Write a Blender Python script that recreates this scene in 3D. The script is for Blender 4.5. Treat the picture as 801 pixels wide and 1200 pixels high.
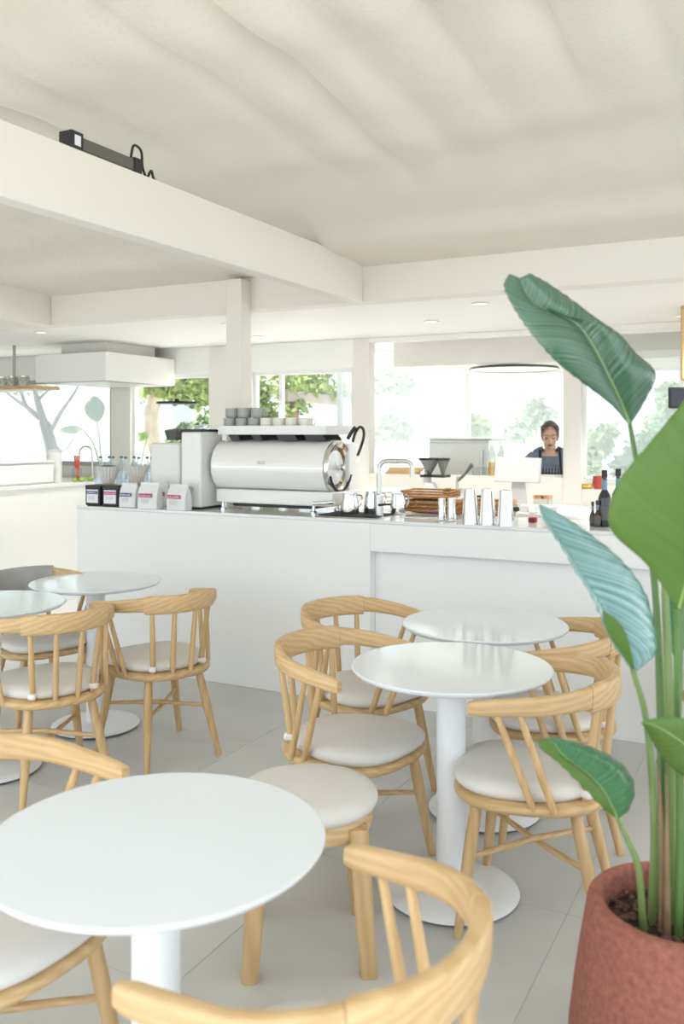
import bpy, bmesh, math, random
from mathutils import Vector, Matrix
random.seed(7)
PI = math.pi
R = math.radians
scene = bpy.context.scene
for o in list(bpy.data.objects):
    bpy.data.objects.remove(o)

# ------------------------------------------------------------------ camera, light, exposure
TH = R(27.2)            # the room is turned 27 degrees to the lens axis
CAMZ, FPX, HY, CX = 1.56, 1050.0, 508.0, 400.5
cam_d = bpy.data.cameras.new('camera')
cam = bpy.data.objects.new('camera', cam_d)
scene.collection.objects.link(cam)
cam.location = (0, 0, CAMZ)
cam.rotation_euler = (R(90), 0, TH)
cam_d.sensor_fit = 'VERTICAL'
cam_d.sensor_height = 36
cam_d.sensor_width = 36
cam_d.lens = FPX / 1200 * 36
cam_d.shift_y = -(600 - HY) / 1200
cam_d.clip_start = 0.05
cam_d.dof.use_dof = True
cam_d.dof.focus_distance = 4.2
cam_d.dof.aperture_fstop = 3.2
scene.camera = cam

world = bpy.data.worlds.new('world')
scene.world = world
world.use_nodes = True
bg = world.node_tree.nodes['Background']
bg.inputs['Color'].default_value = (0.80, 0.91, 1.0, 1)
bg.inputs['Strength'].default_value = 2.7

sun_d = bpy.data.lights.new('sun', 'SUN')
sun_d.energy = 26.0
sun_d.angle = R(2)
sun_d.color = (1.0, 0.97, 0.93)
sun = bpy.data.objects.new('sun', sun_d)
scene.collection.objects.link(sun)
sun.rotation_euler = (R(38), 0, R(-80))

vs = scene.view_settings
vs.view_transform = 'Standard'
vs.look = 'None'
vs.exposure = -0.17
vs.gamma = 1.0
vs.use_curve_mapping = False

# ------------------------------------------------------------------ helpers
COL = scene.collection
Fv = Vector((-math.sin(TH), math.cos(TH), 0))
Rv = Vector((math.cos(TH), math.sin(TH), 0))

def W(lat, t, z=0.0):
    p = Fv * t + Rv * lat
    return Vector((p.x, p.y, z))

def at(px, py, t):
    return W((px - CX) / FPX * t, t, CAMZ - (py - HY) / FPX * t)

def onz(px, py, z):
    t = (CAMZ - z) * FPX / (py - HY)
    return W((px - CX) / FPX * t, t, z)

def ony(px, py, Y):
    d = Fv + Rv * ((px - CX) / FPX)
    return at(px, py, Y / d.y)

def onx(px, py, X):
    d = Fv + Rv * ((px - CX) / FPX)
    return at(px, py, X / d.x)

class MB:
    """collects shapes; build() links them as ONE mesh object"""
    def __init__(s):
        s.v, s.f = [], []
    def add(s, vs_, fs):
        n = len(s.v)
        s.v += [Vector(p) for p in vs_]
        s.f += [tuple(i + n for i in f) for f in fs]
        return s
    def box(s, c, d, rot=None):
        c = Vector(c); h = Vector(d) / 2
        vs_ = []
        for x in (-1, 1):
            for y in (-1, 1):
                for z in (-1, 1):
                    p = Vector((x * h.x, y * h.y, z * h.z))
                    if rot is not None:
                        p = rot @ p
                    vs_.append(c + p)
        return s.add(vs_, [(0, 1, 3, 2), (4, 6, 7, 5), (0, 4, 5, 1), (2, 3, 7, 6), (0, 2, 6, 4), (1, 5, 7, 3)])
    def bx(s, x0, x1, y0, y1, z0, z1):
        return s.box(((x0 + x1) / 2, (y0 + y1) / 2, (z0 + z1) / 2), (abs(x1 - x0), abs(y1 - y0), abs(z1 - z0)))
    def tube(s, pts, rad, n=10, cap=True, flat=1.0):
        pts = [Vector(p) for p in pts]
        if not hasattr(rad, '__len__'):
            rad = [rad] * len(pts)
        vs_, fs = [], []
        up = None
        for i, p in enumerate(pts):
            a = pts[max(i - 1, 0)]; b = pts[min(i + 1, len(pts) - 1)]
            t = (b - a).normalized()
            if up is None:
                up = Vector((0, 0, 1)) if abs(t.z) < .9 else Vector((1, 0, 0))
            x = up.cross(t)
            if x.length < 1e-6:
                x = Vector((1, 0, 0)).cross(t)
            x.normalize(); y = t.cross(x); up = y
            for k in range(n):
                a_ = 2 * PI * k / n
                vs_.append(p + x * (math.cos(a_) * rad[i]) + y * (math.sin(a_) * rad[i] * flat))
        for i in range(len(pts) - 1):
            for k in range(n):
                k2 = (k + 1) % n
                fs.append((i * n + k, i * n + k2, (i + 1) * n + k2, (i + 1) * n + k))
        if cap:
            fs.append(tuple(range(n))[::-1])
            fs.append(tuple((len(pts) - 1) * n + k for k in range(n)))
        return s.add(vs_, fs)
    def lathe(s, prof, n=24, c=(0, 0, 0), ax=None):
        """prof: list of (r, z); closed at r == 0 ends; ax: matrix to turn the z axis"""
        c = Vector(c); vs_, fs, rows = [], [], []
        for r, z in prof:
            if r < 1e-6:
                rows.append([len(vs_)]); vs_.append(Vector((0, 0, z)))
            else:
                rows.append(list(range(len(vs_), len(vs_) + n)))
                for k in range(n):
                    a = 2 * PI * k / n
                    vs_.append(Vector((r * math.cos(a), r * math.sin(a), z)))
        for a, b in zip(rows[:-1], rows[1:]):
            for k in range(n):
                k2 = (k + 1) % n
                if len(a) == 1 and len(b) == 1:
                    continue
                if len(a) == 1:
                    fs.append((a[0], b[k2], b[k]))
                elif len(b) == 1:
                    fs.append((a[k], a[k2], b[0]))
                else:
                    fs.append((a[k], a[k2], b[k2], b[k]))
        if ax is not None:
            vs_ = [ax @ p for p in vs_]
        return s.add([p + c for p in vs_], fs)
    def loft(s, rings, cap=True):
        """rings: list of equal-length closed point lists"""
        n = len(rings[0]); vs_ = [p for r in rings for p in r]; fs = []
        for i in range(len(rings) - 1):
            for k in range(n):
                k2 = (k + 1) % n
                fs.append((i * n + k, i * n + k2, (i + 1) * n + k2, (i + 1) * n + k))
        if cap:
            fs.append(tuple(range(n))[::-1])
            fs.append(tuple((len(rings) - 1) * n + k for k in range(n)))
        return s.add(vs_, fs)
    def prism(s, outline, axis, a0, a1):
        """outline of 2D points extruded along axis 'x', 'y' or 'z'"""
        def mk(p, a):
            return {'x': (a, p[0], p[1]), 'y': (p[0], a, p[1]), 'z': (p[0], p[1], a)}[axis]
        return s.loft([[mk(p, a0) for p in outline], [mk(p, a1) for p in outline]])
    def build(s, name, mat, parent=None, sharp=35, bevel=0, seg=2, loc=None, rotz=0, recalc=True):
        me = bpy.data.meshes.new(name)
        me.from_pydata([tuple(p) for p in s.v], [], s.f)
        if recalc:
            bm = bmesh.new(); bm.from_mesh(me)
            bmesh.ops.recalc_face_normals(bm, faces=bm.faces)
            bm.to_mesh(me); bm.free()
        for p in me.polygons:
            p.use_smooth = True
        me.set_sharp_from_angle(angle=R(sharp))
        me.materials.append(mat)
        o = bpy.data.objects.new(name, me)
        COL.objects.link(o)
        if parent is not None:
            o.parent = parent
        if loc is not None:
            o.location = loc
        o.rotation_euler.z = rotz
        if bevel:
            m = o.modifiers.new('bevel', 'BEVEL')
            m.width = bevel; m.segments = seg; m.limit_method = 'ANGLE'; m.angle_limit = R(40)
            m.harden_normals = False
        return o

def tag(o, label=None, cat=None, group=None, kind=None):
    if label: o['label'] = label
    if cat: o['category'] = cat
    if group: o['group'] = group
    if kind: o['kind'] = kind
    return o

def thing(name, label, cat, loc=(0, 0, 0), rotz=0, group=None):
    o = bpy.data.objects.new(name, None)
    COL.objects.link(o)
    o.empty_display_size = .1
    o.location = loc; o.rotation_euler = (0, 0, rotz)
    return tag(o, label, cat, group)

def dup(root, loc, rotz, label, group=None):
    r = root.copy(); COL.objects.link(r)
    r.location = loc; r.rotation_euler = (0, 0, rotz); r['label'] = label
    if group: r['group'] = group
    for ch in list(root.children):
        c = ch.copy(); COL.objects.link(c); c.parent = r
        for g in list(ch.children):
            d = g.copy(); COL.objects.link(d); d.parent = c
    return r

def struct(o):
    o['kind'] = 'structure'
    return o

def cr(pts, n):
    """Catmull-Rom resample of a list of Vectors"""
    pts = [Vector(p) for p in pts]
    P = [pts[0] * 2 - pts[1]] + pts + [pts[-1] * 2 - pts[-2]]
    out = []
    m = len(pts) - 1
    for i in range(n):
        u = i / (n - 1) * m
        k = min(int(u), m - 1); t = u - k
        a, b, c, d = P[k], P[k + 1], P[k + 2], P[k + 3]
        out.append(0.5 * ((2 * b) + (c - a) * t + (2 * a - 5 * b + 4 * c - d) * t * t + (3 * b - a - 3 * c + d) * t ** 3))
    return out

# ------------------------------------------------------------------ materials
MATS = {}
def mat(name, col, rough=.5, metal=0, spec=.5, bump=0, bscale=40, var=0, vscale=5, trans=0, coat=0, sss=0, emit=0, objvar=0):
    if name in MATS:
        return MATS[name]
    m = bpy.data.materials.new(name); m.use_nodes = True
    nt = m.node_tree; b = nt.nodes['Principled BSDF']
    c4 = (*col, 1)
    b.inputs['Base Color'].default_value = c4
    b.inputs['Roughness'].default_value = rough
    b.inputs['Metallic'].default_value = metal
    b.inputs['Specular IOR Level'].default_value = spec
    if coat:
        b.inputs['Coat Weight'].default_value = coat
        b.inputs['Coat Roughness'].default_value = .04
    if sss:
        b.inputs['Subsurface Weight'].default_value = sss
        b.inputs['Subsurface Radius'].default_value = (.02, .01, .006)
    tc = nt.nodes.new('ShaderNodeTexCoord')
    src = None
    if var:
        n = nt.nodes.new('ShaderNodeTexNoise'); n.inputs['Scale'].default_value = vscale
        n.inputs['Detail'].default_value = 6
        nt.links.new(tc.outputs['Object'], n.inputs['Vector'])
        mr = nt.nodes.new('ShaderNodeMapRange')
        mr.inputs['From Min'].default_value = .3; mr.inputs['From Max'].default_value = .7
        mr.inputs['To Min'].default_value = 1 - var; mr.inputs['To Max'].default_value = 1 + var
        nt.links.new(n.outputs['Fac'], mr.inputs['Value'])
        src = mr.outputs['Result']
    if objvar:
        oi = nt.nodes.new('ShaderNodeObjectInfo')
        mr2 = nt.nodes.new('ShaderNodeMapRange')
        mr2.inputs['To Min'].default_value = 1 - objvar; mr2.inputs['To Max'].default_value = 1 + objvar
        nt.links.new(oi.outputs['Random'], mr2.inputs['Value'])
        if src:
            mm = nt.nodes.new('ShaderNodeMath'); mm.operation = 'MULTIPLY'
            nt.links.new(src, mm.inputs[0]); nt.links.new(mr2.outputs['Result'], mm.inputs[1])
            src = mm.outputs[0]
        else:
            src = mr2.outputs['Result']
    if src:
        vm = nt.nodes.new('ShaderNodeVectorMath'); vm.operation = 'SCALE'
        vm.inputs[0].default_value = col
        nt.links.new(src, vm.inputs['Scale'])
        nt.links.new(vm.outputs['Vector'], b.inputs['Base Color'])
    if bump:
        n2 = nt.nodes.new('ShaderNodeTexNoise'); n2.inputs['Scale'].default_value = bscale
        n2.inputs['Detail'].default_value = 4
        nt.links.new(tc.outputs['Object'], n2.inputs['Vector'])
        bp = nt.nodes.new('ShaderNodeBump'); bp.inputs['Strength'].default_value = bump
        bp.inputs['Distance'].default_value = .01
        nt.links.new(n2.outputs['Fac'], bp.inputs['Height'])
        nt.links.new(bp.outputs['Normal'], b.inputs['Normal'])
    if emit:
        b.inputs['Emission Color'].default_value = c4
        b.inputs['Emission Strength'].default_value = emit
    MATS[name] = m
    return m

def wood_mat(name, c1, c2, scale=4, rough=.45, objvar=.06, grain=(3, 9, 30)):
    m = bpy.data.materials.new(name); m.use_nodes = True
    nt = m.node_tree; b = nt.nodes['Principled BSDF']
    b.inputs['Roughness'].default_value = rough
    tc = nt.nodes.new('ShaderNodeTexCoord')
    mp = nt.nodes.new('ShaderNodeMapping'); mp.inputs['Scale'].default_value = grain
    nt.links.new(tc.outputs['Object'], mp.inputs['Vector'])
    n = nt.nodes.new('ShaderNodeTexNoise'); n.inputs['Scale'].default_value = scale; n.inputs['Detail'].default_value = 5
    n.inputs['Distortion'].default_value = .6
    nt.links.new(mp.outputs['Vector'], n.inputs['Vector'])
    w = nt.nodes.new('ShaderNodeTexWave'); w.inputs['Scale'].default_value = .9; w.inputs['Distortion'].default_value = 7
    w.inputs['Detail'].default_value = 3; w.bands_direction = 'DIAGONAL'
    nt.links.new(mp.outputs['Vector'], w.inputs['Vector'])
    mx = nt.nodes.new('ShaderNodeMath'); mx.operation = 'MULTIPLY_ADD'
    nt.links.new(w.outputs['Fac'], mx.inputs[0]); mx.inputs[1].default_value = .45
    ms = nt.nodes.new('ShaderNodeMath'); ms.operation = 'MULTIPLY'; ms.inputs[1].default_value = .6
    nt.links.new(n.outputs['Fac'], ms.inputs[0]); nt.links.new(ms.outputs[0], mx.inputs[2])
    cr_ = nt.nodes.new('ShaderNodeValToRGB')
    cr_.color_ramp.elements[0].color = (*c1, 1); cr_.color_ramp.elements[0].position = .2
    cr_.color_ramp.elements[1].color = (*c2, 1); cr_.color_ramp.elements[1].position = .75
    nt.links.new(mx.outputs[0], cr_.inputs['Fac'])
    oi = nt.nodes.new('ShaderNodeObjectInfo')
    mr = nt.nodes.new('ShaderNodeMapRange'); mr.inputs['To Min'].default_value = 1 - objvar; mr.inputs['To Max'].default_value = 1 + objvar
    nt.links.new(oi.outputs['Random'], mr.inputs['Value'])
    vm = nt.nodes.new('ShaderNodeVectorMath'); vm.operation = 'SCALE'
    nt.links.new(cr_.outputs['Color'], vm.inputs[0]); nt.links.new(mr.outputs['Result'], vm.inputs['Scale'])
    nt.links.new(vm.outputs['Vector'], b.inputs['Base Color'])
    MATS[name] = m
    return m

def glass_mat(name, tint=(1, 1, 1), refl=.08, rough=0.0, haze=0.0):
    m = bpy.data.materials.new(name); m.use_nodes = True
    nt = m.node_tree
    for n in list(nt.nodes):
        if n.type == 'BSDF_PRINCIPLED': nt.nodes.remove(n)
    out = [n for n in nt.nodes if n.type == 'OUTPUT_MATERIAL'][0]
    tr = nt.nodes.new('ShaderNodeBsdfTransparent'); tr.inputs['Color'].default_value = (*tint, 1)
    gl = nt.nodes.new('ShaderNodeBsdfGlossy'); gl.inputs['Roughness'].default_value = rough
    mx = nt.nodes.new('ShaderNodeMixShader'); mx.inputs[0].default_value = refl
    nt.links.new(tr.outputs[0], mx.inputs[1]); nt.links.new(gl.outputs[0], mx.inputs[2])
    last = mx
    if haze:
        df = nt.nodes.new('ShaderNodeBsdfDiffuse'); df.inputs['Color'].default_value = (.95, .97, 1, 1)
        m2 = nt.nodes.new('ShaderNodeMixShader'); m2.inputs[0].default_value = haze
        nt.links.new(mx.outputs[0], m2.inputs[1]); nt.links.new(df.outputs[0], m2.inputs[2])
        last = m2
    nt.links.new(last.outputs[0], out.inputs['Surface'])
    MATS[name] = m
    return m

def leaf_mat(name, c1, c2, veins=46, rough=.3, translucent=.25, slant=3.0, sheen=.5):
    """leaf blade: fine cross veins from UV (u across 0..1, v along 0..1)"""
    m = bpy.data.materials.new(name); m.use_nodes = True
    nt = m.node_tree; b = nt.nodes['Principled BSDF']
    out = [n for n in nt.nodes if n.type == 'OUTPUT_MATERIAL'][0]
    b.inputs['Roughness'].default_value = rough
    b.inputs['Specular IOR Level'].default_value = sheen
    uv = nt.nodes.new('ShaderNodeUVMap'); uv.uv_map = 'UVMap'
    sp = nt.nodes.new('ShaderNodeSeparateXYZ'); nt.links.new(uv.outputs['UV'], sp.inputs[0])
    # |u - .5| * slant-adjust + v
    a = nt.nodes.new('ShaderNodeMath'); a.operation = 'SUBTRACT'; a.inputs[1].default_value = .5
    nt.links.new(sp.outputs['X'], a.inputs[0])
    ab = nt.nodes.new('ShaderNodeMath'); ab.operation = 'ABSOLUTE'; nt.links.new(a.outputs[0], ab.inputs[0])
    ma = nt.nodes.new('ShaderNodeMath'); ma.operation = 'MULTIPLY_ADD'; ma.inputs[1].default_value = -.12 * slant
    nt.links.new(ab.outputs[0], ma.inputs[0]); nt.links.new(sp.outputs['Y'], ma.inputs[2])
    cb = nt.nodes.new('ShaderNodeCombineXYZ')
    nt.links.new(ma.outputs[0], cb.inputs['X'])
    n = nt.nodes.new('ShaderNodeTexNoise'); n.noise_dimensions = '1D'
    n.inputs['Scale'].default_value = veins; n.inputs['Detail'].default_value = 3
    nt.links.new(ma.outputs[0], n.inputs['W'])
    rp = nt.nodes.new('ShaderNodeValToRGB')
    rp.color_ramp.elements[0].position = .32; rp.color_ramp.elements[0].color = (*c1, 1)
    rp.color_ramp.elements[1].position = .68; rp.color_ramp.elements[1].color = (*c2, 1)
    nt.links.new(n.outputs['Fac'], rp.inputs['Fac'])
    nt.links.new(rp.outputs['Color'], b.inputs['Base Color'])
    bp = nt.nodes.new('ShaderNodeBump'); bp.inputs['Strength'].default_value = .35; bp.inputs['Distance'].default_value = .004
    nt.links.new(n.outputs['Fac'], bp.inputs['Height']); nt.links.new(bp.outputs['Normal'], b.inputs['Normal'])
    tl = nt.nodes.new('ShaderNodeBsdfTranslucent'); tl.inputs['Color'].default_value = (c2[0] * 1.5, c2[1] * 1.5, c2[2] * .6, 1)
    mx = nt.nodes.new('ShaderNodeMixShader'); mx.inputs[0].default_value = translucent
    nt.links.new(b.outputs[0], mx.inputs[1]); nt.links.new(tl.outputs[0], mx.inputs[2])
    nt.links.new(mx.outputs[0], out.inputs['Surface'])
    MATS[name] = m
    return m

white_wall = mat('white_wall', (.82, .785, .72), .7, bump=.06, bscale=60)
bar_white = mat('bar_white', (.91, .90, .865), .7, bump=.03, bscale=60)
counter_paint = mat('counter_paint', (.90, .89, .87), .6, bump=.03, bscale=90)
ceiling_plaster = mat('ceiling_plaster', (.80, .755, .645), .85, bump=.35, bscale=45, var=.02, vscale=3)
beam_paint = mat('beam_paint', (.84, .80, .71), .7, bump=.05, bscale=40)
floor_stone = mat('floor_stone', (.61, .61, .60), .55, bump=.04, bscale=30, var=.07, vscale=2.2, objvar=.012)
grout = mat('grout', (.53, .53, .52), .9)
stone_top = mat('stone_top', (.80, .80, .79), .12, var=.02, vscale=14)
table_white = mat('table_white', (.79, .825, .865), .085, spec=.4, var=.012, vscale=5)
table_metal = mat('table_metal', (.86, .87, .88), .32)
black_plastic = mat('black_plastic', (.02, .02, .022), .45)
dark_rubber = mat('dark_rubber', (.03, .03, .03), .7)
enamel = mat('enamel', (.86, .85, .82), .16, coat=.6)
enamel2 = mat('enamel_matt', (.84, .83, .80), .3)
chrome = mat('chrome', (.74, .74, .73), .07, metal=1)
steel = mat('steel', (.72, .72, .70), .25, metal=1)
brushed = mat('brushed_steel', (.62, .62, .59), .38, metal=1)
oak = wood_mat('oak', (.565, .365, .165), (.68, .465, .24))
oak_up = wood_mat('oak_upright', (.55, .35, .155), (.66, .445, .22), grain=(14, 14, 1.6))
oak_dark = wood_mat('oak_dark', (.42, .25, .12), (.62, .42, .23))
fabric = mat('cushion_fabric', (.76, .72, .675), .9, bump=.25, bscale=500, var=.03, vscale=8)
strap_white = mat('strap_white', (.85, .83, .80), .8)
cloth_grey = mat('cloth_grey', (.42, .41, .40), .9, bump=.4, bscale=300, var=.08, vscale=6)
clear = glass_mat('clear_glass', (.93, .95, .94), .10)
pane_glass = glass_mat('window_glass', (.95, .97, .965), .05)
pane_glare = glass_mat('glare_window_glass', (.95, .975, .97), .06, haze=.22)  # white diffuse mix imitates glare washing out the view
blue_clear = glass_mat('clear_blue_plastic', (.93, .97, .99), .12, haze=.08)

# ------------------------------------------------------------------ the setting
YF, ZC = 4.63, 1.066            # counter front plane, counter top height
YH, ZB, ZHT = 5.32, 2.43, 2.655  # header beam
YW = 7.5                         # window wall
# floor slab and tiles
fl = struct(MB().bx(-9.2, 3.6, -1.6, 7.64, -.12, -.0022).build('floor', grout))
struct(MB().bx(-4.0, 3.6, 7.641, 10.8, -.12, 0).build('floor_kitchen', floor_stone))
TS, JT = .90, .0021
tm = MB()
h = TS / 2 - JT / 2
rings = []
for z, i in ((-.012, 0), (-.0006, 0), (0, .0008)):
    rings.append([(-h + i, -h + i, z), (h - i, -h + i, z), (h - i, h - i, z), (-h + i, h - i, z)])
tm.loft(rings)
tile0 = None
for i in range(-9, 5):
    for j in range(-4, 9):
        x = -.68 + TS * (i + .5); y = 2.92 + TS * (j + .5)
        if x < -8.9 or x > 3.3 or y > 7.2 or y < -1.3:
            continue
        if tile0 is None:
            tile0 = tm.build('tile', floor_stone, fl); o = tile0
        else:
            o = tile0.copy(); COL.objects.link(o)
        o.location = (x, y, 0)

# corrugated, plastered ceiling over the seating area
def ceil_base(y):
    ks = [(-2, 2.99), (2.2, 2.98), (3.1, 2.955), (4.0, 2.87), (4.66, 2.755), (4.755, 2.705), (4.80, 2.692), (5.1, 2.672), (5.4, 2.655)]
    if y <= ks[0][0]: return ks[0][1]
    for (a, za), (b, zb) in zip(ks[:-1], ks[1:]):
        if y <= b:
            u = (y - a) / (b - a)
            return za + (zb - za) * u
    return ks[-1][1]
def ceil_z(x, y):
    amp = .10 * max(0, min(1, (4.25 + .35 * math.sin(x * 2.3) - y) / 1.3)) 
    amp *= max(0.12, min(1, (x + 2.5) / .9)) if x > -2.6 else .8
    ph = (x + 1.08) / .33 * PI
    ridge = abs(math.sin(ph)) ** .6
    wav = .010 * math.sin(y * 5.1 + x * .8) * (1 if y < 4.6 else .3) + .006 * math.sin(y * 11 + 1.3)
    return ceil_base(y) - amp * ridge + amp * .5 + wav
nx, ny = 300, 90
xs = [-9.2 + 12.8 * i / nx for i in range(nx + 1)]
ys = [-.6 + 6.0 * j / ny for j in range(ny + 1)]
cv = [(x, y, ceil_z(x, y)) for y in ys for x in xs]
top = [(x, y, 3.25) for y in (ys[0], ys[-1]) for x in (xs[0], xs[-1])]
cf = [(j * (nx + 1) + i, (j + 1) * (nx + 1) + i, (j + 1) * (nx + 1) + i + 1, j * (nx + 1) + i + 1) for j in range(ny) for i in range(nx)]
cm = MB(); cm.add(cv, cf)
struct(cm.build('ceiling', ceiling_plaster, sharp=60))
struct(MB().bx(-9.2, 3.6, -.6, 5.4, 3.12, 3.2).build('ceiling_slab', ceiling_plaster))
struct(MB().bx(-9.2, -4.0, YH + .16, 7.66, ZB + .015, ZB + .12).build('ceiling_bar', bar_white))
struct(MB().bx(-4.0, 3.6, YH + .16, 10.8, ZB + .015, ZB + .12).build('ceiling_kitchen', bar_white))
struct(MB().bx(-9.2, 3.6, YH, YH + .16, ZB, ZHT + .47).build('trim_header', beam_paint, bevel=.004))
struct(MB().bx(-2.67, -2.58, -.6, YH - .002, 2.42, 2.70).build('trim_beam', beam_paint, bevel=.006))
struct(MB().bx(-5.44, -5.35, -.6, YH - .002, 2.42, 2.70).build('trim_beam', beam_paint, bevel=.006))
struct(MB().bx(-3.58, -3.453, 5.195, YH - .001, 0, ZHT - .02).build('trim_column', beam_paint, bevel=.004))

# window wall behind the bar: posts, sills, lintel
def wall(name, x0, x1, z0, z1, y0=YW, y1=YW + .12, m=white_wall):
    if 'lintel' in name: m = bar_white
    return struct(MB().bx(x0, x1, y0, y1, z0, z1).build(name, m, bevel=.003))
wall('wall_back_sill_left', -9.2, -3.74, 0, 1.2)
wall('wall_back_sill', -3.57, -1.78, 0, 1.19)
wall('wall_back_sill_right', -1.63, 3.6, 0, 1.10)
wall('wall_back_lintel', -9.2, -3.74, 2.17, ZB + .014)
wall('wall_back_lintel_right', -3.57, 3.6, 2.40, ZB + .014)
for a, b in ((-6.67, -6.40), (-5.37, -4.86), (-3.74, -3.57), (-1.78, -1.63), (-.55, -.43)):
    wall('wall_back_post', a, b, 0, ZB + .014, YW - .003, YW + .123)
struct(MB().bx(-9.2, -9.06, -1.6, YW, 0, 3.1).build('wall_left', white_wall))
# room at the back behind the pass-through
struct(MB().bx(-3.45, 1.2, 7.78, 7.9, 2.19, ZB + .014).build('wall_kitchen_bulkhead', white_wall))
struct(MB().bx(-4.0, 3.6, 10.6, 10.72, 0, 1.0).build('wall_kitchen_sill', white_wall))
struct(MB().bx(-4.0, 3.6, 10.6, 10.72, 2.30, ZB + .014).build('wall_kitchen_lintel', white_wall))
for a, b in ((-4.0, -3.72), (-1.2, -1.05), (1.4, 1.55)):
    struct(MB().bx(a, b, 10.597, 10.723, 0, ZB + .01).build('wall_kitchen_post', white_wall))

frame_white = mat('frame_white', (.85, .85, .83), .4)
frame_grey = mat('frame_grey', (.42, .42, .40), .4)
def window(name, x0, x1, z0, z1, y=YW + .06, fr=frame_white, w=.035, glass=pane_glass, mull=()):
    t = bpy.data.objects.new(name, None); COL.objects.link(t); struct(t); t.location = (0, 0, 0)
    m = MB()
    m.bx(x0, x0 + w, y - .025, y + .025, z0, z1); m.bx(x1 - w, x1, y - .025, y + .025, z0, z1)
    m.bx(x0 + w, x1 - w, y - .025, y + .025, z0, z0 + w); m.bx(x0 + w, x1 - w, y - .025, y + .025, z1 - w, z1)
    m.build('window_frame', fr, t)
    cuts = [x0 + w] + sorted(mull) + [x1 - w]
    for q in mull:
        MB().bx(q - .02, q + .02, y - .022, y + .022, z0 + w, z1 - w).build('mullion', fr, t)
    for a, b in zip(cuts[:-1], cuts[1:]):
        MB().bx(a + .0, b - .0, y - .004, y + .004, z0 + w, z1 - w).build('pane', glass, t)
    return t
window('window_1', -9.05, -6.67, 1.2, 2.17, fr=frame_grey, glass=pane_glare, w=.05)
window('window_2', -6.40, -5.37, 1.2, 2.17, glass=pane_glass)
window('window_3', -4.86, -3.74, 1.2, 2.17, glass=pane_glass, mull=(-4.55,))
struct(MB().bx(-4.0, -3.9, 7.63, 10.59, 0, 1.0).build('wall_kitchen_left', white_wall))
w4 = bpy.data.objects.new('window_4', None); COL.objects.link(w4); struct(w4)
m4 = MB(); m4.bx(-3.98, -3.93, 7.63, 10.59, 1.001, 1.04); m4.bx(-3.98, -3.93, 7.63, 10.59, 2.39, ZB + .013); m4.bx(-3.98, -3.93, 7.63, 7.67, 1.041, 2.389)
m4.build('window_frame', frame_white, w4)
MB().bx(-3.959, -3.951, 7.671, 10.589, 1.041, 2.389).build('pane', pane_glare, w4)
window('window_5', -3.72, -1.2, 1.0, 2.30, y=10.66, glass=pane_glare)
window('window_6', -1.05, 1.4, 1.0, 2.30, y=10.66, glass=pane_glare)
window('window_7', 1.55, 3.5, 1.0, 2.30, y=10.66, glass=pane_glare)
window('window_8', -1.63, -.55, 1.10, 2.40, w=.03)

# ------------------------------------------------------------------ bar counter
ct = thing('bar_counter', 'long white painted bar counter with a thick overhanging front edge', 'counter', (0, 0, 0))
XR = -2.2
MB().bx(-4.42, XR, YF, 5.17, 0, ZC - .02).build('body', counter_paint, ct, bevel=.004)
MB().bx(XR, 1.6, YF + .07, 5.17, 0, ZC - .181).build('recessed_body', counter_paint, ct, bevel=.003)
MB().bx(XR + .0005, 1.6, YF, 5.17, ZC - .18, ZC - .02).build('front_apron', counter_paint, ct, bevel=.004)
MB().bx(-4.42, 1.6, YF - .002, 5.175, ZC - .0195, ZC).build('stone_top', stone_top, ct, bevel=.003)

# side bar by the left windows
sb = thing('side_bar', 'cream white side bar running to the far left window', 'counter')
MB().bx(-7.4, -6.42, 5.0, 7.46, 0, 1.04).build('body', bar_white, sb)  # lighter white than the walls stands in for light from the left windows
MB().bx(-7.42, -6.40, 4.98, 7.47, 1.0405, 1.075).build('worktop', mat('worktop_white', (.86, .85, .82), .25), sb, bevel=.004)
# back counter
bc = thing('back_counter', 'low white work counter under the pass-through opening', 'counter')
MB().bx(-3.72, -.3, 6.75, 7.46, 0, .92).build('body', white_wall, bc)
MB().bx(-3.74, -.28, 6.72, 7.47, .9205, .95).build('worktop', MATS['worktop_white'], bc, bevel=.003)

# ------------------------------------------------------------------ round bistro tables
def make_table(label, lat, t, top_z):
    loc = W(lat, t)
    tb = thing('bistro_table', label, 'table', loc, random.random() * 6, 'round white bistro tables')
    r = .34
    zt = top_z
    MB().lathe([(0, zt - .022), (r - .03, zt - .022), (r - .012, zt - .018), (r - .003, zt - .010), (r, zt - .004), (r - .0015, zt - .001), (r - .005, zt), (r - .0065, zt), (r - .009, zt), (r * .6, zt), (r * .3, zt), (0, zt)], 72).build('table_top', table_white, tb, sharp=50)
    MB().lathe([(0, zt - .03), (.12, zt - .03), (.12, zt - .0225), (0, zt - .0225)], 32).build('top_plate', steel, tb)
    MB().lathe([(0, .034), (.049, .034), (.049, zt - .0305), (0, zt - .0305)], 32).build('pedestal', table_metal, tb)
    MB().lathe([(.0, .012), (.226, .012), (.229, .016), (.226, .020), (.16, .026), (.075, .031), (.06, .034), (0, .034)], 64).build('base_plate', table_metal, tb, sharp=60)
    MB().lathe([(0, .006), (.213, .006), (.216, .0115), (0, .0115)], 48).build('base_rim', black_plastic, tb)
    for k in range(4):
        a = k * PI / 2 + .4
        MB().lathe([(0, 0), (.012, 0), (.013, .004), (.008, .006), (.008, .011), (0, .011)], 12, (.19 * math.cos(a), .19 * math.sin(a), 0)).build('levelling_foot', dark_rubber, tb)
    return tb
make_table('large round white table in the foreground, nearest to the camera', -.373, 1.80, .752)
make_table('round white glossy table between the armchairs, in front of another round table', .37, 3.04, .775)
make_table('round white table nearest the counter, behind another round table', .588, 3.70, .778)
make_table('round white glossy table at the left, behind the slatted chair backs', -1.31, 4.77, .775)
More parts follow.
